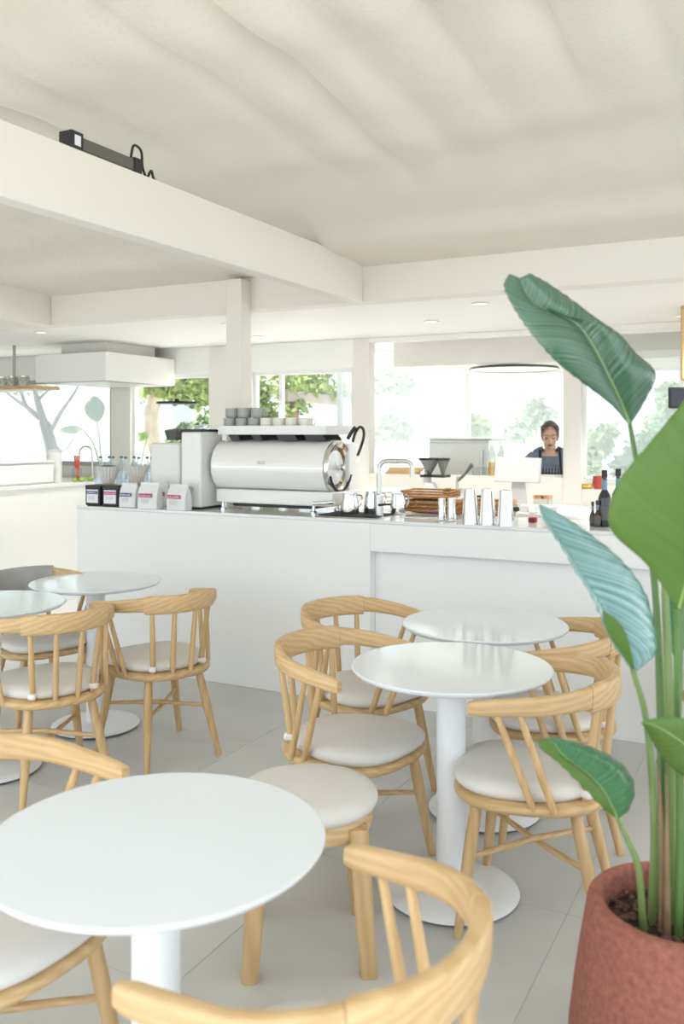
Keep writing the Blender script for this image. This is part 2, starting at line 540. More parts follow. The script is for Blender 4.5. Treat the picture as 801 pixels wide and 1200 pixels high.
make_table('round white table cut off by the left picture edge', -1.63, 4.15, .775)

# ------------------------------------------------------------------ armchairs
def seat_outline(hx, hy, z, dx=0, n=40, e=2.6):
    pts = []
    for k in range(n):
        a = 2 * PI * k / n
        c, s = math.cos(a), math.sin(a)
        x = hx * math.copysign(abs(c) ** (2 / e), c)
        y = hy * math.copysign(abs(s) ** (2 / e), s)
        y *= 1 + .10 * (x / hx)          # a little wider at the front
        if x < 0: y *= 1 - .05 * (x / hx) ** 2
        pts.append((x + dx, y, z))
    return pts

def rail_pt(a):
    """a: -1 .. 1 along the bent rail, 0 = middle of the back; returns (x, y, tangent)"""
    def p(a):
        s = abs(a); sg = 1 if a >= 0 else -1
        L = s * 1.0
        if L < .66:
            ang = L / .66 * R(80)
            return (-.258 * math.cos(ang), sg * .270 * math.sin(ang))
        u = (L - .66) / .34
        return (-.258 * math.cos(R(80)) + u * .20, sg * (.270 * math.sin(R(80)) + .012 * math.sin(u * PI * .5)))
    x, y = p(a); x2, y2 = p(min(a + .01, 1)); x1, y1 = p(max(a - .01, -1))
    return x, y, Vector((x2 - x1, y2 - y1, 0)).normalized()
def rail_z(a):
    s = abs(a)
    return .770 - .042 * max(0, (s - .30) / .7) ** 1.1

def rail_section(a, hgt, thk, drop=0, tilt=0):
    x, y, t = rail_pt(a)
    nrm = Vector((t.y, -t.x, 0))            # outwards
    z = rail_z(a)
    out = []
    e = 4.0; n = 12
    for k in range(n):
        q = 2 * PI * (k + .5) / n
        c, s = math.cos(q), math.sin(q)
        u = math.copysign(abs(c) ** (2 / e), c) * thk / 2
        v = math.copysign(abs(s) ** (2 / e), s) * hgt / 2
        out.append(Vector((x, y, z - drop)) + nrm * (u + tilt * v) + Vector((0, 0, v)))
    return out

AJ = .345            # joint between crest and arm
def make_chair():
    c = thing('armchair', 'x', 'chair')
    # seat board
    MB().loft([seat_outline(.215, .215, .402), seat_outline(.238, .238, .408), seat_outline(.245, .246, .418), seat_outline(.245, .246, .430), seat_outline(.238, .240, .437), seat_outline(.1, .1, .436)]).build('seat', oak, c, sharp=50)
    # cushion
    cu = MB().loft([seat_outline(.17, .17, .438, .02), seat_outline(.212, .212, .441, .02), seat_outline(.226, .224, .455, .02), seat_outline(.226, .224, .468, .02), seat_outline(.214, .214, .482, .02), seat_outline(.18, .18, .490, .02), seat_outline(.09, .09, .494, .02), seat_outline(.03, .03, .4945, .02)]).build('cushion', fabric, c, sharp=80)
    # crest and arms
    N = 18
    cr_ = MB().loft([rail_section(-AJ + 2 * AJ * i / N, .086 if 0 < i < N else .080, .036 if 0 < i < N else .032, .005, -.06) for i in range(N + 1)])
    cr_.build('crest_rail', oak, c, sharp=50)
    for sg in (-1, 1):
        m = MB(); rings = []
        for i in range(13):
            u = i / 12
            a = sg * (AJ + .002 + (1 - AJ - .002) * u)
            hgt = .066 - .021 * u; thk = .030 + .006 * u
            if u > .95: hgt *= .82; thk *= .75
            rings.append(rail_section(a, hgt, thk, 0, -.06 * (1 - u)))
        m.loft(rings); m.build('arm', oak, c, sharp=50)
        # slanted pair of spindles under the arm
        for aj, bx_, by_ in ((.86, -.035, .232), (.745, -.095, .226)):
            x, y, t = rail_pt(sg * aj)
            p1 = Vector((x, y, rail_z(aj) - .010)); p0 = Vector((bx_, sg * by_, .425))
            MB().tube([p0, p0.lerp(p1, .3), p0.lerp(p1, .6), p1], [.0098, .0125, .0115, .0095], 10).build('spindle', oak_up, c)
        # upright spindles of the back
        for aj, q in ((.10, .10), (.285, .285)):
            x, y, t = rail_pt(sg * aj)
            p1 = Vector((x, y, rail_z(aj) - .02))
            n2 = math.hypot(x + .02, y)
            p0 = Vector(((x + .02) / n2 * .222 - .0, y / n2 * .205, .425))
            sp = MB().tube([p0, p0.lerp(p1, .25), p0.lerp(p1, .6), p1], [.0105, .0135, .0125, .0105], 10).build('spindle', oak_up, c)
            if aj > .2:
                d = p0.lerp(p1, .11)
                MB().box(d, (.05, .034, .024), Matrix.Rotation(math.atan2(p0.y, p0.x), 3, 'Z')).build('cushion_strap', strap_white, c, bevel=.008)
    # splayed legs
    feet = {}
    for nm, tx, ty, fx, fy in (('f', .150, .165, .198, .232), ('r', -.145, .135, -.238, .195)):
        for sg in (-1, 1):
            p0 = Vector((tx, sg * ty, .41)); p1 = Vector((fx, sg * fy, 0))
            feet[nm, sg] = (p0, p1)
            MB().tube([p0, p0.lerp(p1, .12), p0.lerp(p1, .4), p0.lerp(p1, .985), p1], [.0165, .0195, .0205, .0135, .012], 14).build('leg', oak_up, c)
    # crossed stretchers
    for k, sg in enumerate((-1, 1)):
        u = .42
        a = feet['f', sg][0].lerp(feet['f', sg][1], u); b = feet['r', -sg][0].lerp(feet['r', -sg][1], u)
        dz = Vector((0, 0, .011 if k else -.011))
        MB().tube([a, a.lerp(b, .5) + dz, b], [.0085, .0115, .0085], 10).build('stretcher', oak, c)
    return c
chair0 = make_chair()
CH = [  # lat, t, facing (deg, camera frame: 0 = right, 90 = away), label
    (-.038, 1.455, 142, 'oak armchair in the foreground with its back to the camera, cut by the bottom edge'),
    (-.80, 2.02, -30, 'oak armchair at the left edge, seat tucked under the large foreground table'),
    (.035, 3.25, -37, 'oak armchair with pale cushion just behind the round stool, facing right'),
    (.10, 3.90, -47, 'oak armchair nearest the counter front, left of the two round tables'),
    (.622, 2.92, 160, 'oak armchair beside the terracotta plant pot, facing the round tables'),
    (.83, 3.55, 170, 'oak armchair partly hidden behind the plant leaves and another armchair'),
    (-.90, 4.40, 131, 'oak armchair seen from behind, standing alone before the white counter at left'),
    (-1.30, 3.97, 128, 'oak armchair at left with slatted back overlapping the chair beside it'),
    (-1.61, 4.80, -45, 'oak armchair with a grey cloth over its backrest at far left'),
    (1.72, 3.92, 150, 'oak armchair at the right edge behind the potted plant stems'),
]
chairs = []
for i, (lat, t, a, lb) in enumerate(CH):
    loc = W(lat, t); rz = R(a) + TH
    if i == 0:
        chair0.location = loc; chair0.rotation_euler.z = rz; chair0['label'] = lb; chair0['group'] = 'oak armchairs with cushions'
        chairs.append(chair0)
    else:
        chairs.append(dup(chair0, loc, rz, lb, 'oak armchairs with cushions'))
# grey cloth hung over the back of one chair
cm = MB()
for off in (0,):
    rings = []
    for i in range(25):
        a = -.345 + .67 * i / 24
        x, y, t = rail_pt(a); n = Vector((t.y, -t.x, 0)); z = rail_z(a)
        wob = .004 * math.sin(i * 1.3)
        prof = [(-.028 - wob, -.13 - .01 * math.sin(i * .4)), (-.024, -.05), (-.024, .02), (-.016, .042), (0, .047), (.016, .042), (.025, .02), (.027 + wob, -.05), (.032 + wob, -.085), (.028 + wob, -.085), (.022, -.05), (.020, .018), (.013, .037), (0, .0415), (-.013, .037), (-.0205, .018), (-.0205, -.05), (-.0245 - wob, -.13 - .01 * math.sin(i * .4))]
        rings.append([Vector((x, y, z)) + n * u + Vector((0, 0, v)) for u, v in prof])
    cm.loft(rings)
co = cm.build('cloth', cloth_grey, None, sharp=70, loc=W(CH[8][0], CH[8][1]), rotz=R(CH[8][2]) + TH)
tag(co, 'grey folded cloth hanging over the backrest of the far left armchair', 'cloth')

# ------------------------------------------------------------------ round stool
st = thing('stool', 'round stool with pale cushion and thick square oak legs beside the foreground table', 'stool', W(-.105, 2.735), R(4) + TH)
MB().lathe([(0, .375), (.185, .375), (.196, .380), (.199, .39), (.199, .425), (.194, .433), (0, .433)], 56).build('seat', oak, st, sharp=50)
MB().lathe([(0, .434), (.19, .434), (.208, .440), (.215, .452), (.214, .464), (.203, .479), (.17, .488), (.09, .492), (0, .493)], 56).build('cushion', fabric, st, sharp=80)
for sx in (-1, 1):
    for sy in (-1, 1):
        p0 = Vector((sx * .142, sy * .142, .418)); p1 = Vector((sx * .170, sy * .170, 0))
        def sq(p, w):
            o_ = []
            for k in range(12):
                q = 2 * PI * (k + .5) / 12; c_, s_ = math.cos(q), math.sin(q)
                o_.append(p + Vector((math.copysign(abs(c_) ** .45, c_) * w, math.copysign(abs(s_) ** .45, s_) * w, 0)))
            return o_
        MB().loft([sq(p0, .029), sq(p0.lerp(p1, .5), .028), sq(p1 + Vector((0, 0, .004)), .0245), sq(p1, .022)]).build('leg', oak_up, st, sharp=50)

# ------------------------------------------------------------------ plant in terracotta pot
def pot_mat():
    m = mat('terracotta', (.36, .128, .092), .9, bump=.6, bscale=160, var=.22, vscale=75)
    return m
soil_m = mat('soil', (.055, .035, .028), .95, bump=.8, bscale=90, var=.3, vscale=40)
pc = at(797, 1056, 2.03); pcx = Vector((pc.x, pc.y, 0)); ZR = .50; RR = .203
pl = thing('potted_bird_of_paradise', 'tall bird of paradise plant in a round terracotta pot at the right', 'potted plant', pcx)
prof = [(0, 0), (.215, 0), (.235, .01), (.246, .06), (.250, .12), (.246, .20), (.234, .30), (.222, .38), (.212, .44), (RR + .003, .478), (RR + .0, .490), (RR - .006, .497), (RR - .014, ZR), (RR - .026, ZR - .0005), (RR - .033, .496), (RR - .0375, .486), (RR - .036, .44), (RR - .03, .40), (0, .40)]
pot = MB().lathe(prof, 72).build('pot', pot_mat(), pl, sharp=70)
sm = MB(); random.seed(3)
sm.lathe([(0, .44), (.05, .448), (.09, .44), (.12, .446), (.15, .436), (.1685, .438), (.1685, .402), (0, .402)], 36)
so = sm.build('soil', soil_m, pot, sharp=60)
bk = MB()
for k in range(260):
    a = random.random() * 2 * PI; r = .16 * math.sqrt(random.random())
    s_ = random.uniform(.005, .013)
    rot = Matrix.Rotation(random.random() * 6, 3, 'Z') @ Matrix.Rotation(random.uniform(-.6, .6), 3, 'X')
    bk.box((r * math.cos(a), r * math.sin(a), .447 + random.random() * .008), (s_ * 1.7, s_, s_ * .55), rot)
bo = bk.build('bark_mulch', mat('bark', (.13, .075, .052), .9, var=.5, vscale=60), pot); bo['kind'] = 'stuff'

def leaf(parent, stations, m, fold=.0, ripple=.0, nrip=14, belly=.0, ribm=None, ribr=.006, thick=.0012, N=44, M=9, m2=None):
    """stations: (mid (px,py,t), left (px,py,t), right (px,py,t)) from base to tip, as world points relative to the plant"""
    base = parent.location
    def col(i): return cr([at(*s[i]) - base for s in stations], N)
    mid, lf, rt = col(0), col(1), col(2)
    V, F, UV = [], [], []
    for i in range(N):
        s = i / (N - 1)
        tan = (mid[min(i + 1, N - 1)] - mid[max(i - 1, 0)]).normalized()
        nl = tan.cross(lf[i] - mid[i]); nr = (rt[i] - mid[i]).cross(tan)
        nl = nl.normalized() if nl.length > 1e-6 else Vector((0, 0, 1))
        nr = nr.normalized() if nr.length > 1e-6 else Vector((0, 0, 1))
        for k in range(-M, M + 1):
            u = abs(k) / M
            e, n_ = (lf[i], nl) if k < 0 else (rt[i], nr)
            if k == 0: n_ = (nl + nr).normalized() if (nl + nr).length > 1e-6 else nl
            w = (e - mid[i]).length
            p = mid[i].lerp(e, u)
            p = p + n_ * (belly * w * math.sin(PI * u) + ripple * u * min(1, w / .05) * math.sin(2 * PI * nrip * (s - .10 * u) + (0 if k < 0 else 1.7)))
            V.append(p); UV.append((.5 + .5 * k / M, s))
    Q = 2 * M + 1
    for i in range(N - 1):
        for k in range(Q - 1):
            F.append((i * Q + k, i * Q + k + 1, (i + 1) * Q + k + 1, (i + 1) * Q + k))
    me = bpy.data.meshes.new('leaf'); me.from_pydata([tuple(p) for p in V], [], F)
    uvl = me.uv_layers.new(name='UVMap')
    for lp in me.loops: uvl.data[lp.index].uv = UV[lp.vertex_index]
    for p in me.polygons: p.use_smooth = True
    me.materials.append(m)
    if m2:
        me.materials.append(m2)
        for p in me.polygons:
            if p.index % (Q - 1) < M: p.material_index = 1
    o = bpy.data.objects.new('leaf', me); COL.objects.link(o); o.parent = parent
    md = o.modifiers.new('solid', 'SOLIDIFY'); md.thickness = thick; md.offset = 0
    if ribm:
        rr = [ribr * (1 - .8 * i / (N - 1)) for i in range(N)]
        MB().tube([mid[i] for i in range(0, N, 2)], rr[::2], 8).build('midrib', ribm, o)
    return o
def petiole(parent, pts, rad, m, n=10, name='stem'):
    base = parent.location
    P = cr([(at(*p) if not isinstance(p, Vector) else p) - base for p in pts], 22)
    if not hasattr(rad, '__len__'): rad = [rad, rad]
    rr = [rad[0] + (rad[-1] - rad[0]) * i / 21 for i in range(22)]
    return MB().tube(P, rr, n).build(name, m, parent)

rib = mat('midrib_green', (.27, .38, .12), .4)
stem_g = mat('stem_green', (.11, .21, .06), .4, var=.15, vscale=9)
stem_l = mat('stem_light', (.18, .265, .085), .4, var=.12, vscale=9)
stem_y = mat('stem_dry', (.26, .17, .09), .6, var=.25, vscale=14)
leaf_teal = leaf_mat('leaf_teal', (.04, .12, .065), (.105, .22, .13), veins=60, rough=.17, translucent=.12, sheen=1.0)
leaf_green = leaf_mat('leaf_green', (.105, .205, .03), (.125, .235, .045), veins=30, rough=.45, translucent=.22)
leaf_blue = leaf_mat('leaf_blue', (.13, .30, .28), (.36, .56, .55), veins=34, rough=.24, translucent=.10, sheen=.8, slant=-2.5)
leaf_deep = leaf_mat('leaf_deep', (.045, .17, .06), (.09, .25, .10), veins=50, rough=.28, translucent=.15)
soilp = lambda dx, dy, z=.435: pcx + Vector((dx, dy, z))
# top leaf
leaf(pl, [((737, 497, 2.02), (735, 496, 2.02), (739, 496, 2.02)),
          ((727, 472, 2.01), (715, 474, 1.99), (754, 472, 2.025)),
          ((713, 442, 2.0), (684, 450, 1.96), (768, 438, 2.02)),
          ((697, 410, 1.99), (656, 428, 1.93), (745, 414, 2.015)),
          ((677, 381, 1.98), (634, 405, 1.91), (726, 392, 2.0)),
          ((650, 367, 1.97), (615, 381, 1.91), (700, 374, 1.99)),
          ((630, 361, 1.95), (600, 358, 1.90), (668, 350, 2.00)),
          ((617, 346, 1.94), (590, 335, 1.91), (642, 332, 1.97)),
          ((608, 326, 1.93), (596, 321, 1.92), (620, 320, 1.94))], leaf_teal, ripple=.0016, nrip=24, belly=.14, ribm=rib, ribr=.0042)
petiole(pl, [soilp(-.045, .03), (775, 900, 2.03), (768, 700, 2.04), (752, 580, 2.03), (737, 494, 2.02)], (.011, .005), stem_g)
# big leaf at right, out of frame to the right
leaf(pl, [((795, 712, 1.72), (793, 712, 1.72), (797, 712, 1.72)),
          ((806, 672, 1.70), (757, 661, 1.68), (850, 680, 1.70)),
          ((818, 628, 1.68), (714, 618, 1.64), (905, 640, 1.68)),
          ((828, 575, 1.66), (724, 566, 1.62), (930, 590, 1.66)),
          ((838, 515, 1.65), (764, 515, 1.62), (925, 525, 1.64)),
          ((848, 455, 1.65), (800, 470, 1.63), (905, 460, 1.64)),
          ((858, 400, 1.66), (838, 415, 1.65), (880, 400, 1.65)),
          ((866, 360, 1.67), (864, 360, 1.67), (868, 360, 1.67))], leaf_green, ripple=.001, belly=.05, ribm=rib, ribr=.0035)
petiole(pl, [soilp(.0, -.05), (797, 960, 1.92), (793, 830, 1.83), (793, 712, 1.72)], (.011, .005), stem_g)
# glaucous leaf pointing left
leaf(pl, [((742, 786, 1.93), (740, 786, 1.93), (745, 787, 1.93)),
          ((727, 752, 1.92), (716, 752, 1.90), (767, 766, 1.96)),
          ((712, 724, 1.91), (703, 722, 1.88), (767, 738, 1.97)),
          ((697, 697, 1.90), (690, 694, 1.87), (757, 698, 1.97)),
          ((680, 672, 1.89), (673, 668, 1.86), (738, 668, 1.95)),
          ((664, 645, 1.88), (658, 642, 1.85), (712, 642, 1.93)),
          ((648, 620, 1.87), (643, 620, 1.85), (677, 616, 1.90)),
          ((637, 602, 1.86), (634, 603, 1.85), (650, 599, 1.87)),
          ((631, 591, 1.85), (631, 592, 1.85), (633, 591, 1.85))], leaf_blue, ripple=.0022, nrip=15, belly=.12, ribm=rib, ribr=.0035)
# folded-over margin of the same leaf
leaf(pl, [((741, 784, 1.905), (740, 784, 1.905), (743, 784, 1.905)),
          ((730, 760, 1.89), (722, 757, 1.89), (739, 763, 1.89)),
          ((720, 740, 1.88), (712, 742, 1.88), (731, 738, 1.88)),
          ((713, 727, 1.875), (708, 728, 1.875), (719, 724, 1.875)),
          ((707, 716, 1.87), (706, 717, 1.87), (708, 716, 1.87))], leaf_green, N=20, M=4)
petiole(pl, [soilp(-.06, -.02), (766, 960, 1.97), (757, 845, 1.94), (741, 785, 1.93)], (.010, .0055), stem_l)
# small curled leaf over the rim
leaf(pl, [((723, 960, 1.90), (721, 959, 1.90), (725, 959, 1.90)),
          ((713, 938, 1.88), (703, 944, 1.85), (738, 946, 1.93)),
          ((703, 922, 1.87), (686, 926, 1.83), (743, 922, 1.95)),
          ((690, 909, 1.86), (670, 910, 1.82), (733, 900, 1.95)),
          ((674, 897, 1.85), (656, 896, 1.82), (712, 884, 1.92)),
          ((660, 886, 1.84), (644, 886, 1.82), (688, 874, 1.89)),
          ((651, 874, 1.83), (634, 878, 1.81), (664, 867, 1.86)),
          ((644, 868, 1.82), (630, 871, 1.81), (650, 865, 1.83)),
          ((634, 867, 1.81), (629, 868, 1.81), (638, 865, 1.81))], leaf_deep, ripple=.0015, nrip=10, belly=.14, ribm=rib, ribr=.003, m2=leaf_green)
petiole(pl, [soilp(-.07, -.07, .44), (748, 1020, 1.93), (735, 985, 1.91), (723, 959, 1.90)], (.0085, .0045), stem_l)
# leaf at the right edge
leaf(pl, [((846, 930, 1.88), (844, 930, 1.88), (848, 930, 1.88)),
          ((826, 898, 1.80), (806, 912, 1.80), (850, 880, 1.82)),
          ((806, 876, 1.74), (784, 897, 1.76), (826, 855, 1.76)),
          ((786, 861, 1.70), (768, 876, 1.74), (802, 842, 1.72)),
          ((768, 851, 1.68), (757, 856, 1.71), (776, 841, 1.69)),
          ((752, 846, 1.68), (751, 847, 1.68), (754, 844, 1.68))], leaf_green, ripple=.001, belly=.10, ribm=rib, ribr=.0033)
petiole(pl, [soilp(.05, -.09, .44), (850, 1010, 1.93), (856, 960, 1.90), (846, 930, 1.88)], (.010, .005), stem_l)
# further stems and a leaf behind them
petiole(pl, [soilp(-.02, .0), (786, 900, 1.98), (782, 770, 1.98), (779, 660, 1.98), (790, 540, 2.0)], (.013, .006), stem_l)
petiole(pl, [soilp(-.035, -.045), (775, 990, 1.95), (772, 925, 1.95), (769, 890, 1.95)], (.008, .0015), stem_y, name='dry_sheath')
petiole(pl, [soilp(-.02, -.06), (781, 1000, 1.93), (781, 940, 1.93), (779, 905, 1.93)], (.008, .0015), stem_y, name='dry_sheath')
petiole(pl, [soilp(.035, .02), (792, 920, 2.0), (795, 800, 2.03), (800, 640, 2.08)], (.014, .006), stem_g)
leaf(pl, [((800, 640, 2.08), (798, 640, 2.08), (802, 640, 2.08)), ((800, 690, 2.12), (782, 690, 2.12), (818, 690, 2.12)), ((798, 735, 2.14), (778, 735, 2.14), (816, 735, 2.14)), ((792, 772, 2.15), (790, 772, 2.15), (794, 772, 2.15))], leaf_deep, belly=.1, ribm=rib, ribr=.003)
leaf(pl, [((790, 540, 2.0), (789, 540, 2.0), (791, 540, 2.0)), ((812, 500, 1.98), (806, 490, 1.98), (830, 515, 1.98)), ((850, 470, 1.95), (840, 450, 1.95), (870, 500, 1.95)), ((900, 450, 1.92), (900, 448, 1.92), (902, 452, 1.92))], leaf_teal, belly=.1, ribm=rib, ribr=.004)

# ------------------------------------------------------------------ things on the bar counter
def put(px, py, z=ZC):
    p = onz(px, py, z)
    return Vector((p.x, p.y, z + .0005))

# --- espresso machine (local origin: counter, middle of the body)
em = thing('espresso_machine', 'white barrel-shaped espresso machine with chrome end ring on the counter', 'coffee machine', (-3.02, 5.0, ZC))
L = .42
yc, zc, rb = -.015, .281, .172
prof = [(yc - rb * math.cos(R(95 - 150 * k / 26)), zc + rb * math.sin(R(95 - 150 * k / 26))) for k in range(27)]
prof += [(yc - .085, .135), (yc + .16, .135), (yc + .16, .44)]
MB().prism(prof, 'x', -L, L - .008).build('barrel', enamel, em, sharp=30, bevel=.004)
MB().bx(-.39, .47, -.165, .22, .045, .133).build('base_skirt', enamel2, em, bevel=.008)
MB().bx(-L + .01, L + .03, .10, .26, .127, .43).build('rear_housing', enamel2, em, bevel=.01)
MB().bx(-L, L - .01, yc - rb - .0015, yc - rb + .004, .278, .282).build('seam_strip', chrome, em)
AX = Matrix.Rotation(R(90), 3, 'Y')
ring = MB().lathe([(.125, .0), (.166, .0), (.172, .008), (.170, .022), (.160, .030), (.150, .024), (.140, .012), (.130, .004), (.125, .0)], 56, (L - .006, yc, zc), AX)
er = ring.build('end_ring', chrome, em, sharp=60)
MB().lathe([(0, -.02), (.05, -.017), (.10, -.006), (.128, .008), (.128, .002), (.10, -.012), (0, -.03)], 48, (L - .006, yc, zc), AX).build('end_disc', mat('dark_chrome', (.30, .29, .25), .12, metal=1), em)
MB().lathe([(0, .0), (.016, 0), (.016, .035), (.02, .04), (.02, .055), (0, .06)], 20, (L, yc, zc), AX).build('hub', chrome, em)
for k in range(3):
    a = k * 2 * PI / 3 + .3
    MB().box((L + .012, yc + .035 * math.cos(a), zc + .035 * math.sin(a)), (.006, .045, .008), Matrix.Rotation(a, 3, 'X')).build('spoke', chrome, em, bevel=.003)
# lower lip ring
MB().tube([(L + .03, yc + .15 * math.cos(q), zc + .15 * math.sin(q)) for q in [R(200 + 14 * k) for k in range(11)]], .008, 8).build('lower_trim', black_plastic, em)
# cup shelf on top with slanted supports
sh = MB()
sh.bx(-.40, .40, -.115, .25, .525, .532)
sh.build('cup_shelf', enamel2, em, bevel=.002)
MB().bx(-.40, .40, -.122, -.116, .487, .545).build('shelf_rail', enamel2, em, bevel=.002)
MB().bx(-.40, .40, .251, .257, .487, .545).build('shelf_rail', enamel2, em, bevel=.002)
MB().bx(.4005, .4065, -.122, .257, .487, .545).build('shelf_rail', enamel2, em, bevel=.002)
MB().bx(-.4065, -.4005, -.122, .257, .487, .545).build('shelf_rail', enamel2, em, bevel=.002)
for x0, x1 in ((-.34, -.27), (-.16, -.10), (.03, .16), (.23, .36)):
    MB().prism([(x0 - .02, .5145), (x1 - .02, .5145), (x1 + .03, .450), (x0 + .025, .450)], 'y', -.10, .12).build('shelf_support', black_plastic, em)
for x in (-.345, .33):
    for y in (-.15, .17):
        MB().lathe([(0, 0), (.022, 0), (.022, .012), (.011, .016), (.010, .044), (0, .044)], 16, (x, y, 0)).build('foot', chrome, em)
MB().bx(-.30, .30, -.10, .10, .02, .043).build('drip_tray', black_plastic, em)
# steam hose and tamper style handle at the right end
MB().tube(cr([(L + .02, .10, .46), (L + .045, .10, .50), (L + .075, .10, .535)], 8), .012, 10).build('steam_handle', black_plastic, em)
MB().tube(cr([(L + .05, .11, .44), (L + .07, .11, .50), (L + .10, .11, .535), (L + .125, .11, .52), (L + .128, .11, .47), (L + .105, .11, .40), (L + .085, .11, .355)], 26), .009, 10).build('steam_hose', black_plastic, em)
MB().tube([(L + .085, .11, .355), (L + .075, .11, .31)], .005, 8).build('steam_tip', chrome, em)
MB().tube([(.35, -.19, .065), (.43, -.20, .072), (.50, -.20, .078)], [.012, .013, .011], 12).build('portafilter_handle', chrome, em)
# small grey maker's lettering on the barrel
lg = mat('grey_print', (.35, .35, .34), .5)
def text(name, s, size, m, parent, loc, rot, ext=.0004):
    c = bpy.data.curves.new(name, 'FONT'); c.body = s; c.size = size; c.extrude = ext; c.align_x = 'CENTER'; c.align_y = 'CENTER'
    o = bpy.data.objects.new(name, c)
    COL.objects.link(o)
    dg = bpy.context.evaluated_depsgraph_get()
    me = bpy.data.meshes.new_from_object(o.evaluated_get(dg))
    bpy.data.objects.remove(o)
    me.materials.append(m)
    o2 = bpy.data.objects.new(name, me); COL.objects.link(o2)
    o2.parent = parent; o2.location = loc; o2.rotation_euler = rot
    return o2
text('lettering', 'ISLD', .03, lg, em, (-.03, yc - rb * math.cos(R(9)) - .0012, zc + rb * math.sin(R(9))), (R(81), 0, 0))

# --- cups on the machine
cup_grey = mat('cup_grey', (.36, .38, .35), .35)
cup_cream = mat('cup_cream', (.80, .77, .66), .35)
def make_cup(name, label, m, loc, rotz, r=.044, hgt=.062, group=None):
    t = thing(name, label, 'cup', loc, rotz, group)
    MB().lathe([(0, 0), (r * .72, 0), (r * .93, .006), (r, .018), (r, hgt), (r - .003, hgt), (r - .0035, .02), (r * .8, .008), (0, .006)], 28).build('cup_body', m, t, sharp=50)
    MB().tube(cr([(r - .002, 0, hgt * .82), (r + .024, 0, hgt * .80), (r + .032, 0, hgt * .5), (r + .02, 0, hgt * .22), (r - .002, 0, hgt * .24)], 14), .0042, 8).build('handle', m, t)
    return t
SZ = ZC + .5325
ordn = ['leftmost', 'second from left', 'third from left', 'fourth from left', 'fifth from left', 'sixth from left', 'rightmost']
xs_ = [-.35, -.255, -.16, -.065, .03, .125, .225]
for i, x in enumerate(xs_):
    grey = i < 3
    make_cup('espresso_cup', ('grey' if grey else 'cream') + ' cup on the machine shelf, ' + ordn[i] + ' in the lower row', cup_grey if grey else cup_cream, (-3.02 + x, 5.0 - .06, SZ), R(-10 if i == 6 else 75), group='lower row of cups on the espresso machine')
for i, x in enumerate((-.335, -.24, -.135)):
    make_cup('grey_cup', 'grey cup stacked on top of the lower cups, ' + ('leftmost of three', 'middle of three', 'right of three with handle showing')[i], cup_grey, (-3.02 + x, 5.0 - .055, SZ + .0625), R(-10 if i == 2 else 70), r=.047, hgt=.066, group='upper grey cups on the espresso machine')

# --- grinder with glass bean hopper
g = thing('coffee_grinder', 'white coffee grinder with glass bean hopper and black lid', 'grinder', (-3.87, 5.02, ZC))
MB().bx(-.125, .125, -.13, .13, .012, .43).build('body', enamel2, g, bevel=.012)
MB().bx(-.12, .12, -.12, .12, 0, .0115).build('base', black_plastic, g)
MB().lathe([(.05, .431), (.075, .431), (.078, .45), (.135, .69), (.137, .70), (.133, .70), (.074, .452), (.05, .446)], 40).build('hopper', clear, g)
MB().lathe([(0, .448), (.066, .450), (.088, .515), (.06, .522), (0, .528)], 32).build('coffee_beans', mat('coffee_beans', (.045, .022, .014), .5, bump=.9, bscale=140), g)
MB().lathe([(0, .701), (.140, .701), (.142, .706), (.138, .715), (.02, .718), (.012, .735), (0, .735)], 40).build('lid', black_plastic, g)
for x, r in ((-.06, .016), (-.01, .008), (.03, .008)):
    MB().lathe([(0, 0), (r, 0), (r * .9, .016), (0, .016)], 14, (x, -.1305, .125), Matrix.Rotation(R(90), 3, 'X')).build('knob', black_plastic, g)
# --- slim grinder beside the machine
g2 = thing('tall_grinder', 'tall slim white grinder with black top touching the espresso machine', 'grinder', (-3.545, 4.86, ZC))
MB().bx(-.085, .075, -.11, .14, .012, .505).build('body', enamel2, g2, bevel=.012)
MB().bx(-.08, .07, -.10, .13, 0, .0115).build('base', black_plastic, g2)
MB().bx(-.082, .072, -.105, .135, .5055, .522).build('top_cap', black_plastic, g2, bevel=.003)
MB().tube([(-.06, 0, .545), (.06, 0, .55)], .005, 8).build('lid_rim', enamel2, g2)
MB().bx(-.06, .06, -.08, .10, .5225, .54).build('lid', clear, g2)
MB().lathe([(0, 0), (.026, 0), (.026, .012), (.01, .014), (.01, .02), (0, .02)], 20, (-.01, -.1105, .13), Matrix.Rotation(R(90), 3, 'X')).build('dial', brushed, g2)

